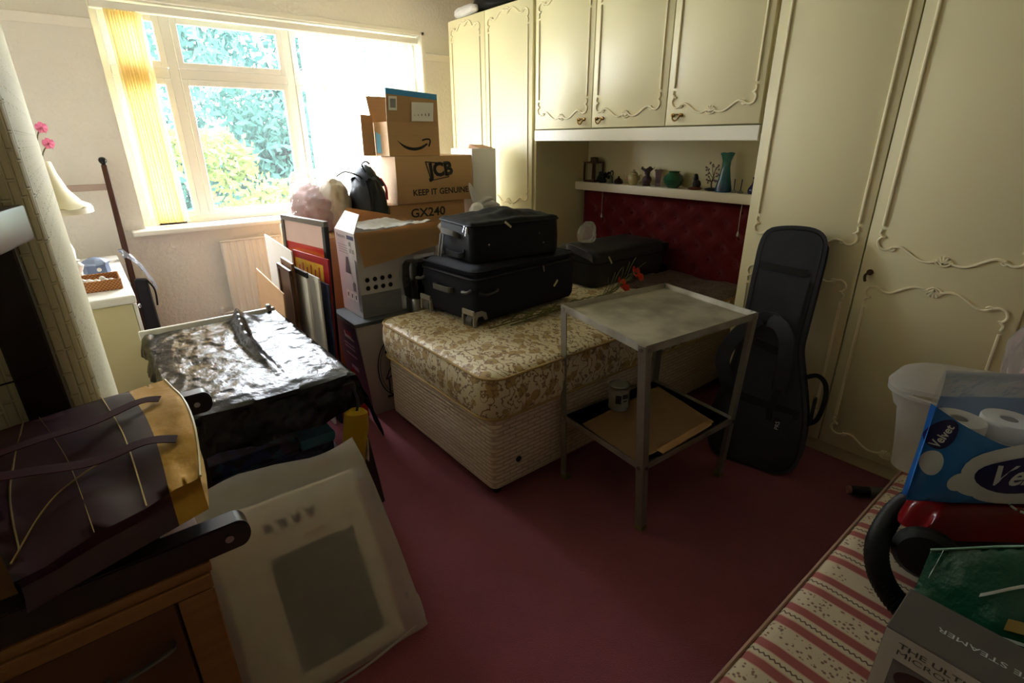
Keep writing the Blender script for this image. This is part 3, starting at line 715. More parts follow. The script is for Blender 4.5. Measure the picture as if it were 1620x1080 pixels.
# opened parcel box on top
t = thing('cardboard_box', 'small opened brown parcel box with blue tape on top of the stack', 'box', (1.9, 3.6, 1.495))
x0, x1, y0, y1, z0, z1 = 1.705, 2.105, 3.45, 3.69, 1.495, 1.715
bm = BM()
for a, b in (((x0, y0, z0), (x1, y0+.005, z1)), ((x0, y1-.005, z0), (x1, y1, z1)), ((x0, y0+.005, z0), (x0+.005, y1-.005, z1)), ((x1-.005, y0+.005, z0), (x1, y1-.005, z1)), ((x0+.004, y0+.004, z0), (x1-.004, y1-.004, z0+.005))): box(bm, a, b)
body = obj('body', bm, m_kr, t)
bm = BM(); hexa(bm, [(x0, y0, z1), (x1, y0, z1), (x0, y0+.004, z1), (x1, y0+.004, z1), (x0-.005, y0-.03, z1+.2), (x1-.02, y0-.03, z1+.175), (x0-.005, y0-.026, z1+.2), (x1-.02, y0-.026, z1+.175)])
fl = obj('front_flap', bm, m_kr, t)
bm = BM(); hexa(bm, [(x0-.005, y0-.0255, z1+.168), (x1-.018, y0-.0255, z1+.143), (x0-.005, y0-.022, z1+.168), (x1-.018, y0-.022, z1+.143), (x0-.006, y0-.032, z1+.203), (x1-.02, y0-.032, z1+.178), (x0-.006, y0-.024, z1+.203), (x1-.02, y0-.024, z1+.178)]); obj('blue_tape', bm, m_blue, fl)
decal('shipping_label', rect(.17, .12), (x0+.18, y0-.0125, z1+.005), X, V((0, -.14, 1)), m_wpaper, fl, .003)
bm = BM()
for k in range(5): box(bm, (x0+.2+.028*k, y0-.021-.0005*k, z1+.04), (x0+.2+.028*k+.005, y0-.0195, z1+.1))
obj('label_print', bm, m_ink, fl, kind='stuff')
decal('code_label', rect(.06, .085), (x0+.01, y0-.021, z1+.07), X, V((0, -.14, 1)), m_wpaper, fl, .003); decal('code_patch', rect(.04, .055), (x0+.02, y0-.0265, z1+.085), X, V((0, -.14, 1)), m_greyp, fl, .002)
bm = BM(); hexa(bm, [(x0, y1-.004, z1), (x1, y1-.004, z1), (x0, y1, z1), (x1, y1, z1), (x0-.01, y1+.03, z1+.17), (x1, y1+.03, z1+.17), (x0-.01, y1+.034, z1+.17), (x1, y1+.034, z1+.17)]); obj('back_flap', bm, m_kr2, t)
bm = BM(); hexa(bm, [(x0-.095, y1-.03, z0+.002), (x0-.003, y1-.03, z0+.002), (x0-.095, y1-.025, z0+.002), (x0-.003, y1-.025, z0+.002), (x0-.09, y1-.03, z1+.05), (x0-.003, y1-.03, z1+.045), (x0-.09, y1-.025, z1+.05), (x0-.003, y1-.025, z1+.045)]); obj('side_flap', bm, m_kr2, t)
decal('blue_label', [(0, 0), (.075, -.0), (.075, .12), (0, .14)], (x0-.0006, y0+.19, z0+.02), (0, -1, 0), Z, mat('pale_blue_print', '7fc4e8', .5), body)
# smile arrow
o = V((x0+.06, y0-.0006, z0+.105)); bm = BM()
up = [(.0, .0), (.06, -.035), (.12, -.05), (.18, -.045), (.235, -.022)]; lo = [(.245, -.03), (.19, -.062), (.12, -.07), (.055, -.05)]
U = [(p.x, p.y) for p in spline([(a, b, 0) for a, b in up], 6)]; Lw = [(p.x, p.y) for p in spline([(a, b, 0) for a, b in lo+[up[0]]], 6)][:-1]
Lw = [(p.x, p.y) for p in spline([(a, b, 0) for a, b in [up[0]]+lo[::-1]], 6)]
n = min(len(U), len(Lw))
for i in range(n-1):
    a, b, c, d = U[i], U[i+1], Lw[i+1], Lw[i]
    vs = [bm.verts.new(o+X*p[0]+Z*p[1]) for p in (a, d, c, b)]
    try: bm.faces.new(vs)
    except ValueError: pass
tube(bm, spline([o+X*.2+Z*-.004, o+X*.235+Z*.004, o+X*.262+Z*.0, o+X*.262+Z*-.02, o+X*.25+Z*-.045], 4), .0065, 6, flat=.15, nrm=(0, 1, 0)); obj('smile_arrow', bm, m_ink, body)
# tall white carton against the wardrobe
t = thing('white_carton', 'tall narrow white carton between the brown stack and the wardrobe', 'box', (2.5, 3.6, 0))
m_wc = mat('white_carton_card', 'd8d5d2', .6, var=.04); bm = BM(); box(bm, (2.385, 3.44, 0), (2.61, 3.74, 1.535), .005, 2); obj('body', bm, m_wc, t)
bm = BM(); hexa(bm, [(2.46, 3.46, 1.536), (2.6, 3.46, 1.536), (2.46, 3.6, 1.536), (2.6, 3.6, 1.536), (2.46, 3.46, 1.538), (2.6, 3.46, 1.538), (2.47, 3.6, 1.565), (2.6, 3.6, 1.56)]); obj('loose_flap', bm, m_kr3, t)

# exercise-bike carton and the vacuum carton on it
m_bk = mat('pinkish_grey_print', 'a89a95', .5, var=.06); m_purp = mat('purple_print', '3a1a38', .45, var=.5, vs=5); m_red = mat('red_print', 'b3202a', .5, var=.1)
t = thing('exercise_bike_box', 'large exercise bike carton on the floor beside the bed with purple side', 'box', (1.5, 2.93, 0))
P8 = [(1.105, 2.745, 0), (1.9, 2.735, 0), (1.115, 3.12, 0), (1.9, 3.12, 0), (1.05, 2.755, .608), (1.9, 2.735, .608), (1.06, 3.11, .608), (1.9, 3.12, .608)]
bm = BM(); hexa(bm, P8, .004, 2); body = obj('body', bm, m_bk, t)
e1, e2 = V(P8[4])-V(P8[0]), V(P8[2])-V(P8[0])
bm = BM()
hexa(bm, [V(P8[0])+e2*.02-X*.001, V(P8[0])+e2*.02+X*.001, V(P8[2])-e2*.02-X*.001, V(P8[2])-e2*.02+X*.001, V(P8[4])+e2*.02-X*.002-Z*.03, V(P8[4])+e2*.02-Z*.03, V(P8[6])-e2*.02-X*.002-Z*.03, V(P8[6])-e2*.02-Z*.03]); obj('purple_side', bm, m_purp, body)
bm = BM(); hexa(bm, [V(P8[4])+V((-.006, -.004, -.02)), V(P8[5])+V((0, -.004, -.02)), V(P8[6])+V((-.006, 0, -.02)), V(P8[7])+V((0, 0, -.02)), V(P8[4])+V((-.006, -.004, .001)), V(P8[5])+V((0, -.004, .001)), V(P8[6])+V((-.006, 0, .001)), V(P8[7])+V((0, 0, .001))]); obj('grey_lid_edge', bm, mat('slate_print', '4b4f50', .4), body)
def onside(u, v): return V(P8[0])+e2*u+e1*v+V((-.004, 0, 0))
bm = BM(); bm.faces.new([bm.verts.new(onside(*p)) for p in ((.2, .78), (.6, .78), (.6, .9), (.2, .9))]); obj('white_label', bm, m_wpaper, body)
bm = BM(); bm.faces.new([bm.verts.new(onside(*p)+V((-.001, 0, 0))) for p in ((.26, .82), (.54, .82), (.54, .87), (.26, .87))]); obj('red_label_print', bm, m_red, body)
bm = BM()
for v in (.66, .7, .58): bm.faces.new([bm.verts.new(onside(*p)) for p in ((.25, v), (.7, v), (.7, v+.02), (.25, v+.02))])
bm.faces.new([bm.verts.new(onside(*p)) for p in ((.3, .42), (.6, .42), (.6, .47), (.3, .47))]); obj('side_lettering', bm, mat('pale_mauve_print', 'b89ab4', .5), body, kind='stuff')
# line drawing of the bike on the front
bm = BM(); fy = 2.741
def fl_(pts, r=.004, k=6): tube(bm, spline([(a, fy+.002, b) for a, b in pts], k), r, 6, flat=.3, nrm=(0, 1, 0))
c = V((1.27, 0, .3))
fl_([(1.27+.115*math.cos(ang(a)), .29+.19*math.sin(ang(a))) for a in range(60, 285, 15)], .004); fl_([(1.27+.1*math.cos(ang(a)), .29+.175*math.sin(ang(a))) for a in range(80, 270, 15)], .002)
fl_([(1.2, .22), (1.27, .24), (1.33, .22)]); fl_([(1.2, .22), (1.25, .3), (1.32, .3)]); fl_([(1.25, .3), (1.24, .36), (1.27, .4)], .007); fl_([(1.21, .4), (1.26, .395), (1.31, .42)], .009)
fl_([(1.29+.05*math.cos(ang(a)), .2+.06*math.sin(ang(a))) for a in range(0, 361, 30)], .0035); fl_([(1.33, .22), (1.29, .2), (1.25, .3)], .005); fl_([(1.2, .1), (1.28, .1), (1.36, .11)], .009); fl_([(1.22, .22), (1.22, .12)], .005)
obj('bike_drawing', bm, m_ink, body)
bm = BM(); box(bm, (1.26, fy-.0, .42), (1.42, fy+.006, .56)); obj('photo_panel', bm, mat('dark_red_print', '5a2a2a', .5, var=.3), body)
bm = BM()
def rb(u, v): return V((1.02+.1*v*.6-.03*u, 2.75+.28*u-.02*v, .02+.34*(1-v)-.04*math.sin(u*5)))
grid(bm, lambda u, v: rb(u, v)+V((-.012+.006*math.sin(u*9+v*4), 0, 0)), 10, 10, .003)
tag(obj('red_carrier_bag', bm, m_red), 'small red and white carrier bag slumped against the purple side of the bike carton', 'bag')
# vacuum-cleaner carton with open flaps
m_pw = mat('white_printed_card', 'c9c5c6', .45, var=.04)
t = thing('open_carton', 'white printed carton with open brown flaps standing on the bike carton', 'box', (1.35, 2.98, .61))
x0, x1, y0, y1, z0, z1 = 1.135, 1.655, 2.83, 3.12, .61, 1.108
bm = BM()
for a, b in (((x0, y0, z0), (x1-.26, y0+.006, z1)), ((x1-.26, y0, z0+.33), (x1, y0+.006, z1)), ((x0, y1-.006, z0), (x1, y1, z1)), ((x0, y0+.006, z0), (x0+.006, y1-.006, z1)), ((x1-.006, y0+.006, z0), (x1, y1-.006, z1)), ((x0+.006, y0+.006, z0), (x1-.006, y1-.006, z0+.006))): box(bm, a, b)
body = obj('body', bm, m_pw, t)
bm = BM(); hexa(bm, [(x0, y0, z1), (x0+.005, y0, z1), (x0, y1, z1), (x0+.005, y1, z1), (x0+.055, y0+.03, z1+.1), (x0+.06, y0+.03, z1+.1), (x0+.055, y1-.06, z1+.105), (x0+.06, y1-.06, z1+.105)]); obj('side_flap', bm, mat('white_flap', 'dedbd8', .5, var=.03), t)
bm = BM(); grid(bm, lambda u, v: V((x0+.006+(x1-x0-.004+.045*v)*u, y0-.006-.075*v+.03*max(0, u-.7)*v, z1+.008-(.185-.06*u)*v+.012*u-.004*math.sin(u*6))), 12, 6, .005); obj('front_flap', bm, m_kr, t)
bm = BM(); grid(bm, lambda u, v: V((x0+.1+(x1-x0-.06)*u, y1+.03*v, z1+.11*v*(1-u)**.7+.0-.02*u*v)), 10, 4, .005); obj('back_flap', bm, m_kr2, t)
# prints
sy = V((0, -1, 0))
def sp(u, v): return V((x0-.0012, y1-(y1-y0)*u, z0+(z1-z0)*v))
def side_rect(name, u0, u1, v0, v1, m, dx=0):
    bm = BM(); bm.faces.new([bm.verts.new(sp(*p)+V((dx, 0, 0))) for p in ((u0, v0), (u1, v0), (u1, v1), (u0, v1))]); return obj(name, bm, m, body, smooth=0)
text('brand_lettering', 'Panasonic', sp(.1, .92), sy, Z, .022, m_ink, body, sx=1.1, bold=.004); side_rect('badge_print', .62, .95, .92, .965, mat('navy_print', '2c3258', .5))
bm = BM()
for v in (.83, .8, .77, .74): bm.faces.new([bm.verts.new(sp(*p)) for p in ((.12, v), (.6, v), (.6, v+.008), (.12, v+.008))])
for u, v in ((.68, .84), (.82, .76), (.68, .76)): bm.faces.new([bm.verts.new(sp(*p)) for p in ((u, v), (u+.1, v), (u+.1, v+.05), (u, v+.05))])
obj('small_print', bm, m_greyp, body, kind='stuff')
bm = BM(); bm.faces.new([bm.verts.new(sp(*p)) for p in ((.36, .5), (.66, .5), (.6, .62), (.56, .7), (.46, .7), (.42, .62))]); obj('machine_picture', bm, mat('charcoal_print', '2b2b30', .5), body)
bm = BM(); bm.faces.new([bm.verts.new(sp(*p)) for p in ((.66, .3), (.8, .3), (.82, .4), (.72, .42), (.66, .38))]); bm.faces.new([bm.verts.new(sp(*p)) for p in ((.88, .08), (1.0, .06), (1.0, .68), (.9, .7))]); obj('appliance_picture', bm, mat('mid_grey_print', '5d5d64', .4, var=.4, vs=15), body)
for k in range(3):
    side_rect('icon_panel', .28+.2*k, .45+.2*k, .17, .28, m_wpaper, -.0002); side_rect('icon', .34+.2*k, .39+.2*k, .2, .25, m_ink, -.0005)
for r in range(2):
    for k in range(4):
        bm = BM(); cyl(bm, (x0+.05+.048*k, y0, z0+.225-.05*r), .014, .0012, 14, (0, -1, 0)); obj('round_icon', bm, m_ink, body)
bm = BM(); box(bm, (x0+.002, y0-.001, z0+.003), (x1-.262, y0, z0+.14)); gp = obj('grey_print', bm, mat('silver_print', '86868a', .35, var=.2), body)
bm = BM(); tube(bm, [(x0+.14+.07*math.cos(q), y0-.001, z0+.085+.035*math.sin(q)) for q in [2*PI*k/28 for k in range(29)]], .004, 6, flat=.2, nrm=(0, 1, 0)); obj('ellipse_print', bm, m_greyp, gp)
bm = BM()
def pap(u, v): x = x0+.08+.44*u; y = y0+.02+.22*v; return V((x, y, z1+.012+.03*abs(fbm((x, y, 4), 7))+.02*math.sin(u*5)*v))
grid(bm, pap, 24, 14, .001); tag(obj('crumpled_paper', bm, m_wpaper, smooth=15), 'crumpled white paper filling the top of the open printed carton', 'paper')
# black appliance with a steel foot in front of the carton
ap = thing('bread_maker', 'black kitchen appliance with brushed steel base squeezed between carton and navy suitcase', 'appliance', (1.52, 2.77, .61))
ax = (1.405, 1.665, 2.688, 2.826)
bm = BM(); loft(bm, [(.612, .0, .04), (.69, .0, .045), (.7, .004, .045)], ((ax[0]+ax[1])/2, (ax[2]+ax[3])/2), ax[1]-ax[0], ax[3]-ax[2]); obj('base', bm, mat('brushed_steel', '8e8c88', .35, 1, var=.1), ap)
bm = BM(); loft(bm, [(.7, .004, .045), (.71, -.006, .05), (.8, -.012, .05), (.9, -.006, .05), (.925, .01, .04)], ((ax[0]+ax[1])/2, (ax[2]+ax[3])/2), ax[1]-ax[0], ax[3]-ax[2]); obj('body', bm, mat('gloss_black', '0a0a0b', .2), ap)
bm = BM(); box(bm, (1.46, 2.668, .79), (1.6, 2.678, .84), .006, 2); obj('handle', bm, m_black, ap)

# boards, frames and mounts standing on edge
def board(name, label, cat, near, far, z1, th, m, lean=.05, z0=0, frame=None, pic=None):
    a, b = V((*near, 0)), V((*far, 0)); d = (b-a).normalized(); n = V((-d.y, d.x, 0)); n = n if n.x < 0 else -n   # picture side faces -x
    L_ = (b-a).length; up = V((-n.x*-lean, 0, 1)).normalized() if False else V((lean, 0, 1)).normalized()
    a0 = a-V((lean*z1, 0, 0)); H = (z1-z0)/up.z
    P = lambda s, h, t: a0+d*s+up*(h+z0)+n*t
    r = thing(name, label, cat, a0)
    def slab(nm, s0, s1, h0, h1, t0, t1, mm, par=r, bev=.0):
        bm = BM(); hexa(bm, [P(s0, h0, t0), P(s1, h0, t0), P(s0, h0, t1), P(s1, h0, t1), P(s0, h1, t0), P(s1, h1, t0), P(s0, h1, t1), P(s1, h1, t1)], bev); return obj(nm, bm, mm, par)
    if frame:
        w = .03
        slab('frame_rail', 0, L_, H-w, H, 0, th, frame[0], r, .002); slab('frame_rail', 0, L_, 0, w, 0, th, frame[0], r, .002)
        slab('frame_stile', 0, w, w, H-w, 0, th, frame[1], r, .002); slab('frame_stile', L_-w, L_, w, H-w, 0, th, frame[0], r, .002)
        slab('picture', w-.002, L_-w+.002, w-.002, H-w+.002, th*.3, th*.6, m)
    else: slab('panel', 0, L_, 0, H, 0, th, m, r, .001)
    return r, P, L_, H, slab
def poster():
    t = NT('orange_poster'); o = t.obj(); n = t.n('TexWave', i_Scale=1.6, i_Distortion=4, bands_direction='Z'); t.l(o, n.inputs[0]); n.inputs['Detail'].default_value = 1
    t.l(t.ramp(n.outputs['Fac'], [(0, 'c22a26'), (.35, 'd8483a'), (.6, 'e8823c'), (.85, 'e0655a'), (1, 'eeb06a')]), t.b.inputs['Base Color']); t.b.inputs['Roughness'].default_value = .25; return t.m
m_fr = mat('grey_brown_frame', '6b625c', .3, var=.1); m_frb = mat('black_frame', '121010', .3)
r, P, L_, H, slab = board('framed_poster', 'large framed orange-red poster standing on edge behind the small boards', 'picture', (1.058, 2.99), (.968, 3.5), 1.17, .03, poster(), .04, frame=(m_fr, m_frb))
slab('pale_band', .03, L_-.03, H-.16, H-.03, .019, .0195, mat('pale_pink_print', 'e8c8bf', .3))
r, P, L_, H, slab = board('poster_board', 'red board with yellow lettering leaning before the framed poster', 'board', (.985, 2.84), (.93, 3.27), .985, .012, mat('red_board', 'a81c22', .35, var=.2), .05)
m_yel = mat('yellow_print', 'd8a92c', .5, var=.3, vs=30)
slab('yellow_panel', .06, L_-.02, H-.2, H-.04, .0125, .013, m_yel)
for k in range(6): slab('letter_bar', .1+.05*k, .115+.05*k, H-.17, H-.06-.02*(k % 2), .0132, .0138, m_red)
slab('blue_panel', .02, .3, H-.6, H-.25, .0125, .013, mat('teal_picture', '2a5a7a', .4, var=.6, vs=9))
board('picture_mount', 'narrow white-edged mount, right-hand one of the white pair on edge', 'picture', (.905, 2.8), (.895, 3.1), .9, .012, m_wpaper, .03, frame=(m_wpaper, m_wpaper))
board('picture_mount', 'narrow white-edged mount nearer the brown frames, standing on edge', 'picture', (.865, 2.86), (.86, 3.2), .925, .014, m_wpaper, .03, frame=(m_frb, m_wpaper))
board('blue_board', 'dark blue picture board in front of the red board', 'board', (.945, 2.78), (.93, 3.05), .86, .01, mat('dark_blue_picture', '1f2c4c', .35, var=.6, vs=8), .04)
for i, (a, b, z, lb) in enumerate((((.832, 2.98), (.842, 3.22), .96, 'thin brown wooden picture frame on edge beside the white drawing board'), ((.805, 2.95), (.815, 3.22), .93, 'darker brown picture frame squeezed next to the thin brown one'))):
    board('wooden_picture_frame', lb, 'picture', a, b, z, .016, mat('mid_brown_frame', '7a5233' if i == 0 else '4e2f1c', .35), .03, frame=(mat('frame_brown', '7a5233' if i == 0 else '4e2f1c', .35),)*2)
r, P, L_, H, slab = board('drawing_board', 'white board with faint pencil marks standing before the radiator', 'board', (.905, 3.235), (.955, 4.0), .98, .008, m_wpaper, .02)
for k, (s, h) in enumerate(((.1, .78), (.22, .6), (.18, .7), (.42, .66))): slab('pencil_mark', s, s+.05, h, h+.09, .0102, .0105, mat('faint_pencil', 'b8b4ac', .7))
board('cardboard_sheet', 'pale brown cardboard sheet standing lowest in front of the white board', 'board', (.755, 2.98), (.805, 3.75), .8, .008, kraft('pale_kraft', 'c79f76'), .06)

# bags piled on a big carton by the window
t = thing('cardboard_box', 'brown carton by the window carrying the clothes bag and backpack', 'box', (1.36, 3.7, 0)); carton(t, 1.1, 1.62, 3.3, 4.15, 0, 1.02, m_kr2)
def blob(c, r, sd, amp=.15, sc=4, n=5, flat=0):
    bm = BM(); bmesh.ops.create_icosphere(bm, subdivisions=n, radius=1)
    for v in bm.verts:
        p = v.co.copy(); q = V((p.x*r[0], p.y*r[1], p.z*r[2])); f = 1+amp*fbm(q+V((sd, sd, 0)), sc)+amp*.5*(1-2*abs(fbm(q+V((sd, 0, sd)), sc*2.2)))
        q *= f; v.co = V(c)+q
        if flat and v.co.z < c[2]-r[2]*flat: v.co.z = c[2]-r[2]*flat
    return bm
m_film = film('clear_polythene', 'e6e4e0', .22); m_milk = film('milky_polythene', 'dddad2', .42, .35, .08)
t = thing('clothes_bag', 'clear plastic bag of pinkish clothes on the carton by the window', 'bag', (1.24, 3.75, 1.022))
obj('clothes', blob((1.235, 3.72, 1.14), (.125, .2, .17), 2, .3, 5, 4, .68), mat('dusty_pink_cloth', 'b08a88', .85, var=.3, vs=14, bump=.4, bs=30, bd=.01), t, smooth=60)
obj('bag_film', blob((1.24, 3.72, 1.17), (.145, .22, .23), 5, .28, 7, 5, .64), m_film, t, smooth=25)
t = thing('folded_clothes', 'bundle of beige clothes beside the dark backpack', 'clothes', (1.37, 3.55, 1.022))
obj('bundle', blob((1.34, 3.62, 1.14), (.1, .16, .19), 9, .26, 5, 4, .6), mat('beige_cloth', 'bfae97', .85, var=.2, vs=9, bump=.4, bs=25, bd=.01), t, smooth=60)
t = thing('backpack', 'dark camouflage backpack with thin cord loops beside the printed boxes', 'backpack', (1.54, 3.6, 1.022))
m_bp = mat('camouflage_nylon', '1d2224', .6, var=.8, vs=9, bump=.3, bs=30)
obj('body', blob((1.545, 3.52, 1.2), (.1, .16, .225), 13, .16, 7, 4, .77), m_bp, t, smooth=60)
bm = BM(); grid(bm, lambda u, v: V((1.455+.15*u, 3.38+.24*v+.02*math.sin(u*4), 1.37+.05*math.sin(PI*min(1, u*1.1))-.06*(abs(v-.5)*2)**2+.006*math.sin(u*20))), 14, 12, .008); obj('top_flap', bm, mat('grey_blue_nylon', '4c5462', .5, var=.2, bump=.2, bs=30), t)
for i, p in enumerate(([(1.47, 3.41, 1.36), (1.44, 3.41, 1.385), (1.36, 3.41, 1.41), (1.3, 3.41, 1.385)], [(1.5, 3.41, 1.4), (1.475, 3.4, 1.45), (1.49, 3.37, 1.47), (1.515, 3.37, 1.455)], [(1.48, 3.37, 1.35), (1.49, 3.355, 1.25), (1.5, 3.36, 1.1)])):
    bm = BM(); tube(bm, spline(p, 5), .005 if i < 2 else .009, 6); obj('cord' if i < 2 else 'strap', bm, m_blk, t)
bm = BM(); strip(bm, spline([(1.6, 3.41, 1.36), (1.615, 3.37, 1.3), (1.62, 3.375, 1.22)], 4), .03, (0, 1, 0), .004); obj('red_trim', bm, m_red, t)
# white tied carrier bag behind the cases
t = thing('carrier_bag', 'white tied carrier bag with knotted handles behind the stacked suitcases', 'bag', (1.86, 2.95, .612))
obj('bag', blob((1.84, 2.95, .84), (.15, .13, .26), 21, .1, 6, 4, .87), m_milk, t, smooth=25)
m_wp = mat('white_polythene', 'dcd9da', .4, var=.05, bump=.3, bs=30, bd=.01)
def ear(p, w, nm='handle_ear'):
    p = [V(q) for q in p]; n = len(p); bm = BM(); c = spline(p, 5)
    tube(bm, c, lambda s: w*(.25+.75*math.sin(PI*min(1, s*.9+.08))), 8, flat=.35, nrm=(0, 1, 0)); return obj(nm, bm, m_wp, t)
ear([(2.08, 2.97, 1.17), (2.05, 2.96, 1.25), (2.02, 2.96, 1.33)], .022); ear([(2.08, 2.97, 1.17), (2.14, 2.95, 1.215), (2.2, 2.94, 1.22)], .02); ear([(2.08, 2.97, 1.16), (2.17, 2.95, 1.19), (2.25, 2.93, 1.17)], .022)
obj('knot', blob((2.08, 2.96, 1.12), (.06, .05, .08), 3, .2, 9, 3), m_wp, t, smooth=40)
obj('bag_neck', blob((2.0, 2.97, .97), (.13, .1, .14), 7, .15, 6, 4), m_wp, t, smooth=40)
# white and dark bags on top of the wardrobe
tag(obj('bin_liner_roll', blob((3.09, 4.05, WT+.085), (.18, .26, .1), 31, .15, 5, 4, .83), m_black, smooth=50), 'dark bundle on top of the corner wardrobe', 'bundle')
tag(obj('white_bag', blob((2.85, 4.14, WT+.04), (.045, .16, .048), 33, .2, 9, 4, .8), m_wp, smooth=50), 'white plastic bag on top of the corner wardrobe edge', 'bag')
tag(obj('clear_bag', blob((2.72, 2.53, .975), (.07, .06, .08), 37, .2, 12, 4, .7), m_film, smooth=25), 'small clear plastic bag on the back edge of the wide grey suitcase', 'bag')

# ------------------------------------------------------------ left side: chest, table, cabinet, chair frame, bags
m_dw = mat('dark_stained_wood', '24140e', .35, var=.35, vs=14, spec=.5); m_dw2 = mat('brown_stained_wood', '4a2a1c', .4, var=.3, vs=12)
def oak():
    t = NT('oak_veneer'); o = t.obj(); mp = t.n('Mapping'); mp.inputs['Scale'].default_value = (2, 2, 30); t.l(o, mp.inputs[0])
    n = t.noise(3, 4, mp); t.l(t.mix(n, '6d4522', '93622f'), t.b.inputs['Base Color']); t.b.inputs['Roughness'].default_value = .45; return t.m
m_oak = oak()
def ivory(): return mat('ivory_melamine', 'cfc69c', .45, var=.04)
# chest of drawers in the window alcove
ch = thing('chest_of_drawers', 'ivory chest of drawers with white top in the alcove past the chimney breast', 'chest', (-.2, 3.8, 0))
m_iv = ivory(); m_wt = mat('white_melamine', 'eceae4', .35, var=.03)
obj('carcass', B((-.47, 3.17, .05), (.07, 4.42, .835), .003), m_iv, ch); obj('top', B((-.475, 3.155, .836), (.09, 4.43, .88), .008, 3), m_wt, ch); obj('plinth', B((-.46, 3.19, 0), (.04, 4.4, .05)), m_iv, ch)
for k in range(4):
    d = obj('drawer', B((.071, 3.175, .07+.192*k), (.088, 4.415, .252+.192*k), .004, 2), m_wt, ch)
    for y in (3.5, 4.1):
        b = BM(); lathe(b, [(0, 0), (.008, 0), (.006, .012), (.013, .018), (.012, .024), (0, .026)], n=12); b.transform(M.Translation((.088, y, .16+.192*k)) @ M.Rotation(PI/2, 4, 'Y')); obj('knob', b, m_chrome, d)
# things on the chest
jb = thing('jewellery_box', 'small blue-grey eight-sided trinket box on the white chest top', 'box', (-.035, 3.86, .881))
m_jb = mat('blue_grey_glaze', '5d6a84', .4, var=.15, vs=20)
obj('body', L([(0, 0), (.062, 0), (.066, .004), (.062, .05), (.06, .052), (0, .052)], n=8), m_jb, jb, world=False, smooth=20); obj('lid', L([(.068, .053), (.069, .064), (.055, .076), (.03, .088), (.012, .092), (0, .096)], n=8), mat('pale_blue_grey_lid', '8390a8', .4, var=.1), jb, world=False, smooth=20)
obj('cameo', L([(0, 0), (.012, 0), (.01, .003), (0, .004)], n=12), m_wpaper, jb, world=False); c = bpy.data.objects['cameo']; c.rotation_euler = (PI/2, 0, 0); c.location = (.01, -.062, .028)
tw = thing('wicker_tray', 'small orange-brown wicker tray holding white trinkets on the chest top', 'tray', (-.04, 3.44, .881))
def wick():
    t = NT('orange_wicker'); o = t.obj(); ck = t.n('TexChecker', i_Scale=120); t.l(o, ck.inputs[0]); ck.inputs[1].default_value = C('b5763a'); ck.inputs[2].default_value = C('7d4a1e'); t.l(ck, t.b.inputs['Base Color']); t.bump(ck.outputs[1], .6, .004); return t.m
m_wk = wick()
for a, b in (((-.09, -.1, 0), (.09, .1, .006)),): obj('base', B(a, b), m_wk, tw, world=False)
for k, (a, b) in enumerate((((-.095, -.105, 0), (.095, -.097, .05)), ((-.095, .097, 0), (.095, .105, .05)), ((-.095, -.097, 0), (-.087, .097, .05)), ((.087, -.097, 0), (.095, .097, .05)))):
    s = obj('side', B(a, b, .003), m_wk, tw, world=False); bm = BM(); tube(bm, [((a[0] if k > 1 else -.095)+.004*(k > 1), (a[1] if k < 2 else -.1)+.004*(k < 2), .051), ((b[0] if k > 1 else .095)-.004*(k > 1), (b[1] if k < 2 else .1)-.004*(k < 2), .051)], .0055, 8); obj('rim', bm, m_wk, s, world=False)
bm = BM()
for k in range(16):
    c = V((rnd.uniform(-.07, .07), rnd.uniform(-.08, .08), .025+rnd.random()*.02)); b2 = BM(); bmesh.ops.create_icosphere(b2, subdivisions=1, radius=.014+.008*rnd.random()); b2.transform(M.Translation(c)); join(bm, b2)
tag(obj('white_trinkets', bm, mat('white_china', 'ddd8cc', .3), kind='stuff', smooth=60), 'white trinkets filling the small wicker tray', 'trinkets'); bpy.data.objects['white_trinkets'].location = (-.04, 3.44, .875)
lp = thing('table_lamp', 'table lamp with flared cream fabric shade on the chest, partly behind the chimney breast', 'lamp', (-.15, 3.64, .881))
m_shade = mat('cream_silk_shade', 'ded4ae', .7, var=.05)
obj('base', L([(0, 0), (.07, 0), (.075, .01), (.05, .03), (.03, .05), (.045, .12), (.05, .18), (.03, .26), (.014, .3), (.01, .36), (0, .36)], n=20), m_wt, lp, world=False)
sh = obj('shade', L([(.062, .63), (.066, .625), (.075, .57), (.1, .49), (.14, .43), (.172, .405), (.178, .4), (.172, .395), (.165, .4), (.135, .43), (.095, .49), (.07, .57), (.062, .63)], n=20, wob=lambda a, r, z: .008*math.cos(a*10)*(r > .15)), m_shade, lp, world=False, smooth=60)
bm = BM(); lathe(bm, [(.17, .372), (.181, .372), (.181, .4), (.17, .4), (.17, .372)], n=20); obj('trim_band', bm, mat('ivory_trim', 'ece5cc', .6), sh, world=False)
# pink flowers in a slim vase
pf = thing('pink_flowers', 'two small pink flowers peeping past the edge of the chimney breast', 'flower', (-.16, 3.22, .881))
obj('vase', L([(0, 0), (.035, 0), (.04, .05), (.03, .14), (.018, .2), (.022, .24), (.016, .24), (.012, .2), (0, .05)], n=16), m_wt, pf, world=False)
for x, y, z in ((-.07, 3.2, 1.66), (-.063, 3.2, 1.595)):
    bm = BM(); tube(bm, spline([(-.16, 3.22, .95), (-.155, 3.22, 1.3), (-.1, 3.21, z-.06), (x, y, z-.005)], 5), .0025, 6); s = obj('stem', bm, m_stem, pf)
    for k in range(6):
        a = 2*PI*k/6; bm = BM()
        grid(bm, lambda u, v: V((x+.022*v*math.cos(a+(u-.5)*1.2), y-.012*v, z+.022*v*math.sin(a+(u-.5)*1.2)+.004*math.sin(u*9))), 4, 3, .001); obj('petal', bm, mat('pink_petal', 'f5a5bf', .5, var=.2, vs=40), pf, smooth=80)
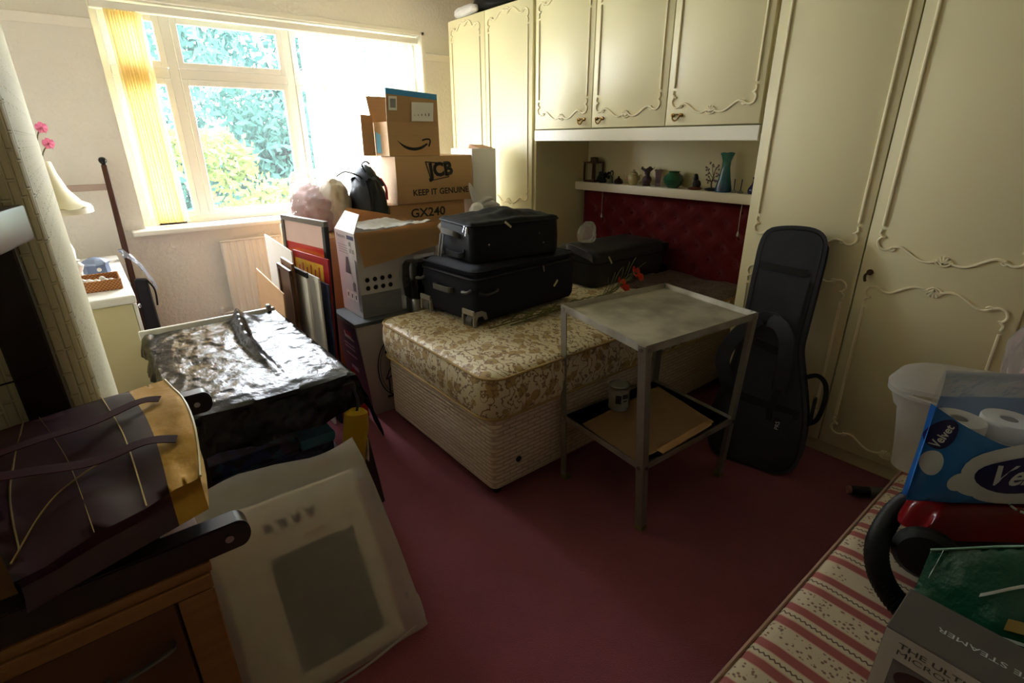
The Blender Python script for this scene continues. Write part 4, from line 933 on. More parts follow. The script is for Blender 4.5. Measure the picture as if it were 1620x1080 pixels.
tag(obj('china_ornament', L([(0, 0), (.03, 0), (.02, .02), (.012, .06), (.022, .08), (.03, .1), (.012, .12), (.02, .13), (0, .14)], (-.11, 3.6, .881), 14), m_wt), 'little white china ornament by the chimney edge on the chest top', 'ornament')
# wooden bed end behind the chest
be = thing('wooden_bed_end', 'old wooden bed end with a ball-topped post standing by the window wall', 'bed end', (.1, 4.5, 0))
for x0, x1 in ((.125, .158), (-.42, -.4)):
    bm = BM(); hexa(bm, [(x0-.02, 4.48, 0), (x0+.02, 4.48, 0), (x0-.02, 4.52, 0), (x0+.02, 4.52, 0), (x1-.016, 4.48, 1.46), (x1+.016, 4.48, 1.46), (x1-.016, 4.512, 1.46), (x1+.016, 4.512, 1.46)], .004); pst = obj('post', bm, m_dw2, be)
    bm = BM(); lathe(bm, [(.014, 0), (.012, .008), (.022, .022), (.024, .035), (.016, .05), (0, .055)], (x1, 4.496, 1.455), 16); obj('finial', bm, mat('black_knob', '141418', .2), pst)
obj('cross_rail', B((-.4, 4.485, 1.3), (.14, 4.51, 1.34), .003), mat('pale_rail', 'b09a90', .5), be)
obj('bottom_rail', B((-.4, 4.485, .3), (.12, 4.51, .36), .003), m_dw2, be)
bc = thing('black_case', 'slim black case standing between the chest and the window wall', 'case', (.17, 4.25, 0))
bm = BM(); hexa(bm, [(.12, 4.2, 0), (.215, 4.2, 0), (.13, 4.27, 0), (.225, 4.27, 0), (.135, 4.2, .74), (.205, 4.2, .73), (.145, 4.27, .74), (.215, 4.27, .73)], .012, 3); obj('shell', bm, mat('black_fabric', '15151b', .6), bc)
bm = BM(); tube(bm, spline([(.205, 4.2, .73), (.235, 4.19, .66), (.228, 4.19, .55)], 5), .006, 6); obj('strap', bm, m_blk, bc)
bm = BM()
grid(bm, lambda u, v: V((.105+.14*u+.01*math.sin(v*9), 4.17+.12*v-.02*math.sin(u*3), .95-.25*u*u-.1*abs(v-.4)+.02*fbm((u*2, v*2, 3), 3))), 16, 12, .002)
tag(obj('plastic_cover', bm, mat('silvery_plastic', 'b9bcc6', .18, .2, var=.3, vs=14, bump=.6, bs=30, bd=.02), smooth=20), 'silvery plastic sheet draped over the slim black case', 'plastic sheet')
# low-level radiator
rd = thing('radiator', 'cream fluted panel radiator on the wall under the window', 'radiator', (1.3, 4.55, .26))
m_rad = mat('cream_radiator_paint', 'f0eae2', .4, var=.03)
bm = BM(); prf = []; n = 20; w = 1.05/n
for k in range(n): prf += [(w*k+.004, 0), (w*k+.012, -.006), (w*k+w-.012, -.006), (w*k+w-.004, 0)]
prism(bm, prf+[(1.05, .02), (0, .02)], (.745, 4.525, .24), (1, 0, 0), (0, 1, 0), (0, 0, .63)); obj('panel', bm, m_rad, rd, smooth=0)
obj('top_rail', B((.74, 4.505, .87), (1.8, 4.555, .885), .005), m_rad, rd)
for x in (.9, 1.65): obj('bracket', B((x, 4.545, .3), (x+.04, 4.6, .8)), m_rad, rd)
bm = BM(); tube(bm, [(.745, 4.53, .31), (.66, 4.53, .31), (.66, 4.53, .0)], .01); obj('pipe', bm, m_rad, rd); bm = BM(); lathe(bm, [(.016, 0), (.02, .01), (.02, .04), (.012, .05), (0, .05)], (.66, 4.53, .315), 14); obj('valve', bm, m_wt, rd)

# ------------------------------------------------------------ bin-bag covered table
m_bin = None
def binmat():
    t = NT('black_bin_liner'); t.b.inputs['Base Color'].default_value = C('08080a'); t.b.inputs['Roughness'].default_value = .2; t.b.inputs['Specular IOR Level'].default_value = .8
    o = t.obj(); mp = t.n('Mapping'); mp.inputs['Scale'].default_value = (1, .55, 1); t.l(o, mp.inputs[0])
    n = t.noise(60, 4, mp, .6); v = t.n('TexVoronoi', i_Scale=17, feature='DISTANCE_TO_EDGE'); t.l(mp, v.inputs['Vector'])
    t.bump(t.mul(t.mul(n, .7), t.mul(v.outputs[0], .5), 'ADD'),   .3, .012); return t.m
m_bin = binmat()
tb = thing('side_table', 'dark legged table hidden under a black bin liner, white rim showing at the back', 'table', (.38, 2.42, 0))
TX0, TX1, TY0, TY1, TZ = .075, .69, 1.92, 2.96, .708
obj('top', B((TX0, TY0, TZ-.03), (TX1, TY1, TZ), .006), m_dw, tb)
bm = BM(); box(bm, (TX0-.02, TY1+.012, TZ-.02), (TX1+.0, TY1+.03, TZ+.03), .004); obj('back_rim', bm, m_wt, tb)
bm = BM(); box(bm, (TX1-.045, TY1-.0, TZ+.012), (TX1-.02, TY1+.034, TZ+.05), .005); obj('corner_block', bm, m_greyp, tb)
for x in (TX0+.03, TX1-.025):
    for y in (TY0+.0, TY1-.03):
        f = (x > .4)*(y < 2); fx, fy = x+.06*f, y-.03*f; w = .02+.008*f
        bm = BM(); hexa(bm, [(fx-w, fy-.02, .06), (fx+w, fy-.02, .06), (fx-w, fy+.02, .06), (fx+w, fy+.02, .06), (x-w, y-.02, TZ-.03), (x+w, y-.02, TZ-.03), (x-w, y+.02, TZ-.03), (x+w, y+.02, TZ-.03)], .004); lg = obj('leg', bm, m_dw, tb)
        bm = BM(); cyl(bm, (fx-.012, fy, .028), .028, .024, 16, (1, 0, 0)); tube(bm, [(fx, fy, .03), (fx, fy, .065)], .01); obj('castor', bm, m_black, lg)
obj('lower_shelf', B((TX0, TY0, .185), (TX1, TY1, .205), .004), m_dw, tb)
bm = BM()
def bag(u, v):
    # flat sheet coordinates, wrapped over the table edges
    s = TX0-.07+(TX1-TX0+.2)*u; t = TY0-.125-.04*math.sin(u*2.2+.5)+(TY1-TY0+.145)*v-.1*(v < .01)*0
    z = TZ+.004; x, y = s, t; dx = max(0, s-TX1, TX0-s); dy = max(0, TY0-t)
    near = 1-min(1, max(0, t-TY0)/.25)
    if dy > 0:
        z -= dy*1.0+.01*math.sin(u*22)*min(1, dy*9); y = TY0-.012-.02*min(1, dy*8)-.05*dy*(1+.6*math.sin(u*13+1))
    if dx > 0:
        sg = 1 if s > TX1 else -1
        z -= dx*(1.1 if sg < 0 else 1.25); x = (TX1 if sg > 0 else TX0)+sg*(.012+.2*dx)+.012*math.sin(v*24)*min(1, dx*12)
        if sg > 0 and dy > 0: x += .25*dx+.25*dy; y += .25*dy; z -= .35*dx
    top = min(1, max(0, (t-TY0)/.06))*(dx == 0)
    if top > 0:
        f = .0
        f += .05*math.exp(-((x-.44-.18*(t-2.4)**2)/.02)**2)*max(0, min(1, (t-2.0)/.7))*(1-.3*math.sin(t*7))      # long standing fold
        f += .045*math.exp(-((x-.5)/.06)**2-((t-2.85)/.12)**2)
        f += .012*max(0, fbm((x*1.1, t*.9, 2), 3))+.004*(1-2*abs(fbm((x, t*.7, 7), 7)))+.0025*fbm((x, t, 9), 24)
        z += max(0.0, f+.006)*top
    return V((x, y, z))
grid(bm, bag, 90, 130, .0015)
for v in bm.verts:
    if v.co.z < TZ-.02: v.co += V((.006, .008, 0))*fbm(v.co, 14)*1.5
tag(obj('bin_liner', bm, m_bin, smooth=40), 'shiny black bin liner spread over the table top, glinting in window light', 'bin liner')
# games boxes on the shelf
def gprint(name, cols, s):
    t = NT(name); v = t.n('TexVoronoi', i_Scale=s); t.l(t.obj(), v.inputs['Vector']); sp_ = t.n('SeparateColor'); t.l(v.outputs['Color'], sp_.inputs[0])
    t.l(t.ramp(sp_.outputs[0], [(i/len(cols), c) for i, c in enumerate(cols)], True), t.b.inputs['Base Color']); t.b.inputs['Roughness'].default_value = .4; return t.m
def gbox(lb, a, b, m, my=None):
    t = thing('board_game_box', lb, 'box', ((a[0]+b[0])/2, (a[1]+b[1])/2, a[2]))
    obj('base', B((a[0]+.004, a[1]+.004, a[2]), (b[0]-.004, b[1]-.004, b[2]-.01), .002), my or m, t); obj('lid', B((a[0], a[1], a[2]+(b[2]-a[2])*.3), b, .003), m, t); return t
gbox('lowest game box, dark with red and cream spots, under the covered table', (.09, 1.945, .207), (.6, 2.4, .325), gprint('spotted_print', ['2a2224', '7a6a60', '2a2224', '6a1a22', '33303a', '8a7a6a'], 34))
gbox('navy game box with small print, middle of the stack under the covered table', (.085, 1.955, .327), (.59, 2.42, .41), gprint('navy_game_print', ['141a3a', '1b2448', '141a3a', '3a3f5a', '101430'], 26))
gbox('flat dark box with blue pictures, on top of the stack under the table', (.1, 1.95, .412), (.45, 2.38, .48), gprint('blue_picture_print', ['10142c', '1c2a5a', '10142c', '3a2a4a', '22222a', '2a4a5a'], 30))
gbox('small pale blue box beside the flat dark box under the table', (.455, 1.95, .412), (.6, 2.3, .455), mat('pale_teal_print', '3d7284', .4, var=.3, vs=30))
t = thing('red_box', 'narrow red box edge beside the clear bag under the table', 'box', (.5, 1.9, .207)); 
obj('body', B((.46, 1.925, .327), (.585, 1.953, .36), .003), m_red, t)
# yellow roll hanging from the corner
yr = thing('yellow_roll', 'yellow padded roll hanging from the right front corner of the covered table', 'roll', (.65, 1.84, .3))
bm = BM(); b2 = BM(); lathe(b2, [(0, 0), (.04, .0), (.052, .012), (.05, .1), (.054, .2), (.05, .262), (.03, .275), (0, .272)], n=20); b2.transform(M.Translation((.625, 1.862, .298)) @ M.Rotation(ang(10), 4, 'Y') @ M.Diagonal((1, .6, 1, 1))); jitter(b2, .006, 14, 2); join(bm, b2); obj('roll', bm, mat('yellow_plastic', 'a8860f', .4, var=.15, vs=12), yr)
bm = BM(); tube(bm, spline([(.655, 1.84, .55), (.685, 1.87, .6), (.68, 1.9, .66)], 4), .006); obj('hanging_loop', bm, m_black, yr)
bm = BM(); strip(bm, [(.69, 1.86, .32), (.7, 1.865, .43)], .03, (0, 1, 0), .003); obj('white_label', bm, m_wpaper, yr)

# ------------------------------------------------------------ flat appliance in a milky plastic bag leaning on the table
pv, pw = V((0, .34, .55)).normalized(), V((0, -.55, .34)).normalized()     # up the slab, and its outward face
def S3(a, b, c=0): return V((.05+a, 1.245, .012))+V((1, -.03, 0))*a+pv*b+pw*c-V((a, 0, 0))
t = thing('flat_screen', 'flat cream appliance with a dark panel inside a milky plastic bag on the carpet', 'appliance', (.3, 1.3, 0))
def slabS(nm, a0, a1, b0, b1, c0, c1, m, par, bev=.012):
    bm = BM(); hexa(bm, [S3(a0, b0, c0), S3(a1, b0, c0), S3(a0, b0, c1), S3(a1, b0, c1), S3(a0, b1, c0), S3(a1, b1, c0), S3(a0, b1, c1), S3(a1, b1, c1)], bev, 3); return obj(nm, bm, m, par)
slabS('housing', .0, .47, .0, .6, -.07, -.012, mat('cream_plastic', 'd8d0bc', .4, var=.05), t)
slabS('dark_panel', .14, .41, .06, .42, -.013, -.008, mat('grey_green_panel', '55564e', .4), t, .004)
for k in range(4): slabS('button', .15+.045*k, .175+.045*k, .5, .53, -.013, -.009, mat('mauve_mark', '5f4a5e', .5), t, .004)
slabS('red_label', .26, .32, .45, .456, -.013, -.0095, m_red, t, .001)
bm = BM()
def sleeve(u, v):
    a = 2*PI*u; cx, cb = math.cos(a), math.sin(a)
    w = .29*(1-.07*v**3); x = .238+.02*(1-v)+w*math.copysign(abs(cx)**.4, cx)
    c = -.034+math.copysign(abs(cb)**.3, cb)*((.055+.006*math.sin(x*11+v*7)+.008*fbm((x*2, v*2, 1), 3)) if cb > 0 else .05)*(1-.75*max(0, v-.88)/.12)
    b = -.005+.7*v+(.02*math.sin(x*12)+.05*(x-.2))*v*v
    return S3(x, max(b, .0), max(-.11, c))
grid(bm, sleeve, 60, 36)
tb_ = obj('plastic_bag', bm, film('milky_bag', 'efebe2', .33, .35, .06), smooth=60); tag(tb_, 'large milky plastic bag round the flat cream appliance, leaning on the table', 'bag')
bm = BM(); tube(bm, spline([S3(.54, .02, .0), S3(.3, -.0, .045), S3(.1, .0, .05)], 6), .008, 8, flat=.5); tube(bm, spline([S3(.54, .03, .0), S3(.545, .1, -.02), S3(.5, .13, .02)], 5), .009, 8, flat=.6); obj('bag_hem', bm, m_milk, tb_)

# ------------------------------------------------------------ oak cabinet, dark chair frame lying on it, gift bag
CY, CZ = .85, .935
cb = thing('oak_cabinet', 'oak bedside cabinet with recessed drawer front in the near left corner', 'cabinet', (-.2, 1.1, 0))
obj('side', B((.0, CY+.022, 0), (.02, 1.41, CZ-.02), .002), m_oak, cb); obj('side', B((-.47, CY+.022, 0), (-.45, 1.41, CZ-.02), .002), m_oak, cb)
obj('back', B((-.45, 1.395, .05), (.0, 1.41, CZ-.02)), m_oak, cb); obj('top', B((-.475, CY+.004, CZ-.02), (.024, 1.415, CZ), .003, 2), m_oak, cb)
obj('top_rail', B((-.47, CY, CZ-.05), (.02, CY+.022, CZ-.021), .002), m_oak, cb); obj('stile', B((-.035, CY, .0), (.02, CY+.022, CZ-.052), .002), m_oak, cb); obj('stile', B((-.47, CY, 0), (-.42, CY+.022, CZ-.052), .002), m_oak, cb)
obj('bottom_rail', B((-.42, CY+.002, .06), (-.035, CY+.022, .12), .002), m_oak, cb)
m_oakd = mat('darker_oak_panel', '57351c', .5, var=.25, vs=10)
for z0, z1 in ((.6, CZ-.054), (.33, .59), (.125, .32)):
    d = obj('drawer', B((-.417, CY+.008, z0), (-.038, CY+.024, z1), .003), m_oakd, cb)
    bm = BM(); tube(bm, spline([(-.15, CY+.008, z1-.09), (-.145, CY-.012, z1-.088), (-.065, CY-.012, z1-.075), (-.06, CY+.008, z1-.075)], 4), .006, 8, flat=.7); obj('handle', bm, mat('dull_metal_handle', '6d675c', .4, .8), d)
cf = thing('chair_frame', 'dark wooden chair frame with round-ended bolted arms resting on the oak cabinet', 'chair', (-.15, 1.1, CZ))
def arm(x0, x1, y0, y1, z0, z1, tilt=0):
    h = (z1-z0)/2; bm = BM(); pr = [(x0, z0), (x1-h*.7, z0)]+[(x1-h*.7+h*.7*math.sin(ang(a)), z0+h-h*math.cos(ang(a))) for a in range(15, 166, 15)]+[(x1-h*.7, z1), (x0, z1)]
    prism(bm, pr, (0, y0, 0), (1, 0, 0), (0, 0, 1), (0, y1-y0, 0)); bmesh.ops.bevel(bm, geom=[e for e in bm.edges if abs(e.verts[0].co.y-e.verts[1].co.y) < 1e-4], offset=.003, segments=2, affect='EDGES')
    a = obj('arm', bm, m_dw, cf); bm = BM(); cyl(bm, (x1-.035, y0, (z0+z1)/2), .007, .003, 12, (0, -1, 0)); obj('bolt', bm, m_chrome, a); return a
arm(-.46, .094, CY+.005, CY+.045, CZ+.001, CZ+.055); arm(-.46, .135, 1.375, 1.412, .965, 1.02)
for y in (CY+.045, 1.385-.05):
    pass
bm = BM(); box(bm, (-.2, 1.39, CZ+.001), (-.128, 1.44, 1.44), .004); obj('post', bm, m_dw, cf)
bm = BM(); box(bm, (-.33, CY+.0, CZ+.055), (-.26, CY+.05, 1.44), .004); obj('post', bm, m_dw, cf)
bm = BM(); hexa(bm, [(-.31, .8, 1.415), (-.24, .8, 1.415), (-.165, 1.44, 1.415), (-.095, 1.44, 1.415), (-.31, .8, 1.485), (-.24, .8, 1.485), (-.165, 1.44, 1.485), (-.095, 1.44, 1.485)], .005, 2); obj('top_rail', bm, mat('worn_dark_wood', '3a2a24', .36, var=.35, vs=12, spec=.9), cf)
obj('cross_bar', B((-.36, CY+.047, CZ+.003), (-.32, 1.374, CZ+.04), .003), m_dw, cf); obj('cross_bar', B((-.07, CY+.047, CZ+.003), (-.03, 1.374, CZ+.04), .003), m_dw, cf)
bm = BM(); tube(bm, spline([(-.45, 1.2, 1.24), (-.32, 1.32, 1.16), (-.21, 1.38, 1.145), (-.165, 1.386, 1.15), (-.14, 1.386, 1.16)], 6), .0022, 6); tag(obj('black_cable', bm, m_black), 'thin black cable looped round the dark wooden post', 'cable')
# gift bag
m_gift = mat('maroon_gift_paper', '3a1c28', .4, var=.12, vs=4, bump=.15, bs=4, bd=.03); m_gold = mat('gold_foil_paper', 'b58a32', .35, .5, var=.12, vs=8, bump=.3, bs=12, bd=.02); m_gline = mat('gold_thread_print', 'a8905a', .3, .6, var=.2); m_rib = mat('burgundy_ribbon', '3c0710', .75, var=.15, spec=.2)
g = thing('gift_bag', 'maroon paper gift bag with gold top band and ribbon handles lying on the chair frame', 'gift bag', (-.1, 1.08, 1.0))
NR, FR, FL, NL = V((.043, .875, 1.088)), V((.048, 1.325, 1.095)), V((-.3, 1.29, 1.08)), V((-.185, .795, 1.075))
def gt(u, v, d=0):   # u: 0 opening .. 1 base, v: 0 near .. 1 far
    p = (NR*(1-u)+NL*u)*(1-v)+(FR*(1-u)+FL*u)*v
    bow = .012*math.sin(PI*v)*(1-u)+.006*fbm((u*2, v*2, 3), 2)
    return p+V((.02*math.sin(PI*v)*(1-u)**3, 0, bow+d))
bm = BM(); BW = .2
def sect(u0, u1, m, nm, par):
    bm = BM()
    grid(bm, lambda a, v: gt(u0+(u1-u0)*a, v), 10, 16)
    lowz = lambda p: V((p.x, p.y, 1.022))
    for v in (0, 1): grid(bm, lambda a, k, v=v: (lambda p: p+V((0, (.02 if v == 0 else -.02)*math.sin(PI*k), -(p.z-1.022)*k)))(gt(u0+(u1-u0)*a, v)), 6, 4)
    grid(bm, lambda a, v: lowz(gt(u0+(u1-u0)*a, v)), 6, 8)
    if u1 == 1: grid(bm, lambda k, v: (lambda p: p+V((0, 0, -(p.z-1.022)*k)))(gt(1, v)), 3, 8)
    bmesh.ops.remove_doubles(bm, verts=bm.verts, dist=.0005); return obj(nm, bm, m, par, smooth=40)
body = sect(BW, 1, m_gift, 'body', g); sect(0, BW, m_gold, 'gold_band', g)
bm = BM(); tube(bm, [gt(0, v/12, .0) for v in range(13)], .0025, 6); obj('bright_edge', bm, mat('pale_gold_edge', 'e6d28a', .4), g)
for p in ([(.34, .0), (.33, .5), (.335, 1)], [(.93, 0.12), (.86, .5), (.7, 1)], [(.98, .08), (.7, .3), (.33, .42)], [(.62, .0), (.6, .5), (.63, 1.)]):
    bm = BM(); tube(bm, spline([gt(a, b, .003) for a, b in p], 10), .0014 if p[0][0] != .62 else .0006, 5); obj('thread_line', bm, m_gline, body)
for p in ([(.1, .3), (.25, .34), (.5, .34), (.75, .42), (.93, .5), (.97, .58), (.9, .64), (.7, .66), (.45, .66), (.2, .74), (.1, .72)], [(.1, .28), (.2, .27), (.35, .16), (.4, .02)]):
    n = len(p); cc = spline([gt(a, b, .005+.028*math.sin(PI*i/(n-1))) for i, (a, b) in enumerate(p)], 7); n = len(cc); sd = []
    for i in range(n):
        d = (cc[min(i+1, n-1)]-cc[max(i-1, 0)]).normalized(); q = d.cross(V((0, 0, 1))).normalized(); sd.append(q)
    bm = BM(); strip(bm, cc, .026, sd, .0015); obj('ribbon_handle', bm, m_rib, g, smooth=60)
    break

# ------------------------------------------------------------ striped bed at the near right with things on it
def striped():
    t = NT('rose_striped_ticking'); o = t.obj(); s = t.n('SeparateXYZ'); t.l(o, s.inputs[0]); x = s.outputs[0]
    P = .155; f = t.mul(t.mul(x, 1/P), 1, 'FRACT') if False else None
    m = t.n('Math', operation='FRACT'); t.l(t.mul(x, 1/P), m.inputs[0]); fr = m.outputs[0]
    cream, red, dk = 'b0a288', '86423f', '4e3a30'
    base = t.ramp(fr, [(0, red), (.16, 'a9826f'), (.18, cream), (.36, 'a9826f'), (.38, red), (.54, 'a9826f'), (.56, cream), (.98, 'a9826f')], True)
    # zigzag rows on the narrow cream band
    y = s.outputs[1]; zz = t.n('Math', operation='PINGPONG'); t.l(t.mul(y, 1), zz.inputs[0]); zz.inputs[1].default_value = .006
    d = t.mul(t.mul(t.mul(fr, .27, 'SUBTRACT'), P), zz.outputs[0], 'SUBTRACT'); ab = t.n('Math', operation='ABSOLUTE'); t.l(t.mul(d, .003, 'ADD'), ab.inputs[0])
    z = t.ramp(t.mul(ab.outputs[0], 100), [(0, 'ffffff'), (.22, 'ffffff'), (.28, '000000')])
    c = t.mix(z, base, dk)
    # scattered flowers on the wide band
    v = t.n('TexVoronoi', i_Scale=24); t.l(o, v.inputs['Vector']); v2 = t.n('TexVoronoi', i_Scale=95); t.l(o, v2.inputs['Vector'])
    band = t.ramp(fr, [(0, '000000'), (.6, 'ffffff'), (.95, '000000')], True)
    leaf = t.mul(t.ramp(v.outputs['Distance'], [(0, 'ffffff'), (.6, 'ffffff'), (.64, '000000')]), t.ramp(v2.outputs['Distance'], [(0, 'ffffff'), (.3, 'ffffff'), (.38, '000000')]))
    c = t.mix(t.mul(band, leaf), c, t.mix(t.noise(30), '7d4a40', '5d5a48'))
    t.l(c, t.b.inputs['Base Color']); t.b.inputs['Roughness'].default_value = .7; t.bump(t.noise(160, 2), .2, .003); return t.m
sb = thing('single_bed', 'rose striped mattress of the near right bed heaped with shopping', 'bed', (1.7, -.13, 0))
q0, q1, p0, p1 = .76, 2.66, -.6, .335
bm = BM(); loft(bm, [(.3, .02, .06), (.31, .004, .06), (.4, -.008, .07), (.485, .002, .06), (.498, .015, .05), (.503, .05, .04), (.504, .2, .03)], ((q0+q1)/2, (p0+p1)/2), q1-q0, p1-p0); jitter(bm, .004, 6, 5)
m_str = striped(); smt = obj('mattress', bm, m_str, sb, smooth=50)
bm = BM(); pp = [((q0+q1)/2+x, (p0+p1)/2+y, .49) for x, y in roundrect(q1-q0-.004, p1-p0-.004, .06, 7)]; tube(bm, pp+pp[:1], .0055, 6, cap=False); obj('piping', bm, mat('rose_piping', '9a7a66', .6), smt)
obj('base', B((q0+.02, p0+.02, .1), (q1-.02, p1-.03, .3), .02, 2), mat('brown_divan_cloth', '4a3a30', .8), sb)
for x in (q0+.1, q1-.1):
    for y in (p0+.1, p1-.09): bm = BM(); lathe(bm, [(0, 0), (.02, 0), (.026, .1), (0, .1)], (x, y, 0), 12); obj('foot', bm, m_dw, sb)
# wand end on the carpet
wd = thing('vacuum_nozzle', 'short black vacuum wand end poking out beside the striped bed on the carpet', 'nozzle', (2.6, .5, 0))
bm = BM(); tube(bm, [(2.53, .575, .03), (2.57, .52, .03), (2.64, .44, .03), (2.72, .36, .03)], lambda s: .022 if s < .3 else .026, 14); obj('wand', bm, m_black, wd)
bm = BM(); tube(bm, [(2.522, .586, .03), (2.534, .57, .03)], .019, 14); obj('tip', bm, mat('pinkish_tip', 'a06a6e', .5), wd); bm = BM(); tube(bm, [(2.575, .514, .031), (2.635, .446, .031)], .0275, 14); obj('grey_collar', bm, m_rub, wd)
# red cylinder vacuum cleaner
vc = thing('vacuum_cleaner', 'red and black cylinder vacuum cleaner on the striped mattress under the toilet rolls', 'vacuum', (1.62, 0, .505))
m_vred = mat('gloss_red_plastic', '8c1418', .22, var=.05, coat=.3)
vx, vy = V((.75, -.66, 0)), V((.985, .17, 0)); vo = V((1.5, .175, .505))
def VP(a, b, z): return vo+vx*a+vy*b+V((0, 0, z))
bm = BM()
rg = []
for z, i in ((.0, .03), (.02, .0), (.1, .0), (.12, .01)):
    rg.append([bm.verts.new(VP(.22+x, .1+y, z)) for x, y in roundrect(.42-2*i, .2-2*i, .06, 5)])
for a, b in zip(rg, rg[1:]):
    for k in range(len(a)): bm.faces.new((a[k], a[(k+1) % len(a)], b[(k+1) % len(b)], b[k]))
bm.faces.new(rg[0][::-1]); bm.faces.new(rg[-1]); obj('lower_body', bm, m_black, vc, smooth=50)
bm = BM()
def top(u, v):
    a, b = -.02+.5*u, -.02+.25*v; e = min(u, 1-u)*.5; k = min(1, e/.06); e2 = min(v, 1-v)*.33; k2 = min(1, e2/.05)
    h = .115+.095*math.sqrt(max(0, k*(2-k)))*math.sqrt(max(0, k2*(2-k2)))
    a += .04*math.sin(PI*v)*(u < .3)*(1-u/.3)*-1+.05*math.exp(-((v-.12)/.14)**2)*(1-u)**3
    return VP(a, b, h)
grid(bm, top, 40, 26, -.01); obj('red_cover', bm, m_vred, vc, smooth=60)
bm = BM(); w = [VP(.3+.1*math.cos(q), .03+.08*math.sin(q), .218) for q in [PI+PI*k/24 for k in range(25)]]
for k in range(0, 24, 3): tube(bm, w[k:k+3], .003, 5)
obj('dial_marks', bm, m_wpaper, vc, kind='stuff')
for i, (a, b) in enumerate(((.02, -.03), (.35, -.03))):
    b2 = BM(); lathe(b2, [(0, -.02), (.06, -.02), (.075, -.008), (.075, .008), (.06, .02), (0, .02)], n=24); b2.transform(M.Translation(VP(a+.02, b-.0, .077)) @ V((0, 0, 1)).rotation_difference(vy).to_matrix().to_4x4()); obj('wheel', b2, m_black, vc)
bm = BM(); tube(bm, spline([VP(.02, .2, .1), (1.8, .2, .6), (1.86, .17, .6)], 4), .034, 12)
obj('hose_socket', bm, m_black, vc)
hp = spline([(1.84, .18, .6), (1.76, .225, .595), (1.65, .25, .585), (1.54, .25, .575), (1.44, .235, .57), (1.36, .2, .56), (1.31, .15, .55), (1.28, .09, .55), (1.27, .03, .55)], 13)
bm = BM(); n = len(hp)
tube(bm, hp, lambda s: .0245+.0045*math.cos(s*(n-1)*PI), 14); obj('hose', bm, m_black, vc, smooth=25)
# toilet-roll pack
pk_ = thing('toilet_roll_pack', 'blue plastic pack of toilet rolls lying on the red vacuum cleaner', 'toilet rolls', (1.6, .15, .72))
pu, pn = V((.75, -.661, 0)), V((-.661, -.75, 0)); pd_ = V((-.99, -.14, 0)); po = V((1.475, .215, .724)); PL, PH, PD = .5, .28, .2
def pf(a, b, d=0):        # front face of the pack, bulging
    ea, eb = math.sin(PI*min(1, max(0, a/PL))), math.sin(PI*min(1, max(0, b/PH)))
    r_ = max(0, .06-a); d -= r_*r_*7
    return po+pu*(a+r_*.1)+V((0, 0, b+.012*math.sin(a*9)*(b/PH-.5)))+pn*(d+.035*ea**.5*eb**.6+.004*math.sin(a*38+b*9)*eb)
def blue():
    t = NT('blue_wrapper'); b = t.b; t.l(t.mix(t.noise(5, 3), '1f5fae', '3f86cf'), b.inputs['Base Color']); b.inputs['Roughness'].default_value = .25
    n = t.n('TexWave', i_Scale=6, i_Distortion=3); t.l(t.obj(), n.inputs[0]); t.bump(t.mul(n.outputs['Fac'], t.noise(20), 'ADD'), .3, .008); return t.m
m_bl = blue(); m_nv = mat('navy_oval', '191a55', .3, var=.05); m_pw2 = mat('white_wrapper_print', 'cdd2d8', .3, var=.06)
bm = BM()
Hf = lambda a: PH*(.66+.3*max(0, 1-a/.17)**1.3)
grid(bm, lambda u, v: pf(PL*u, Hf(PL*u)*v), 40, 14)
def endf(u, v, s):      # ends: s=0 left, 1 right; pinched
    a = PL*s; p = po+pu*a-pd_*(PD*u)+V((0, 0, PH*(.96-.16*u)*v)); return p+pu*(-1 if s == 0 else 1)*(.012*math.sin(PI*u)*math.sin(PI*v))
grid(bm, lambda u, v: endf(u, v, 0), 10, 10); grid(bm, lambda u, v: endf(u, v, 1), 10, 10)
grid(bm, lambda u, v: po+pu*PL*u-pd_*PD+V((0, 0, PH*.8*v)), 10, 6); grid(bm, lambda u, v: po+pu*PL*u-pd_*PD*v, 10, 6)
bmesh.ops.remove_doubles(bm, verts=bm.verts, dist=.003); obj('blue_wrapper', bm, m_bl, pk_, smooth=60)
bm = BM()
def topf(u, v):
    f = pf(PL*u, Hf(PL*u)); b = po+pu*PL*u-pd_*PD+V((0, 0, PH*.8)); p = f*(1-v)+b*v
    return p+V((0, 0, .12*math.sin(PI*v)**.6*math.sin(PI*min(1, .1+u*.9))**.3+.006*fbm(p, 14)))
grid(bm, topf, 34, 16); obj('clear_top', bm, film('pack_film', 'b9c4d2', .34, .2, .14), pk_, smooth=30)
for k in range(4):
    for j in range(1):
        b2 = BM(); lathe(b2, [(.018, 0), (.054, 0), (.056, .004), (.056, .1), (.054, .104), (.02, .104), (.018, .1), (.018, 0)], n=24)
        b2.transform(M.Translation(po+pu*(.065+.122*k)-pd_*(.07+.115*j)+V((0, 0, PH*.66-.075)))); rl = obj('roll', b2, mat('white_tissue', 'd8d4cf', .9, var=.04, bump=.2, bs=120), pk_)
        b2 = BM(); lathe(b2, [(.0175, .0), (.0175, .1), (.0, .1)], n=14); b2.transform(M.Translation(po+pu*(.065+.122*k)-pd_*(.07+.115*j)+V((0, 0, PH*.66-.073)))); obj('core', b2, mat('card_core', '5a4c40', .8), rl)
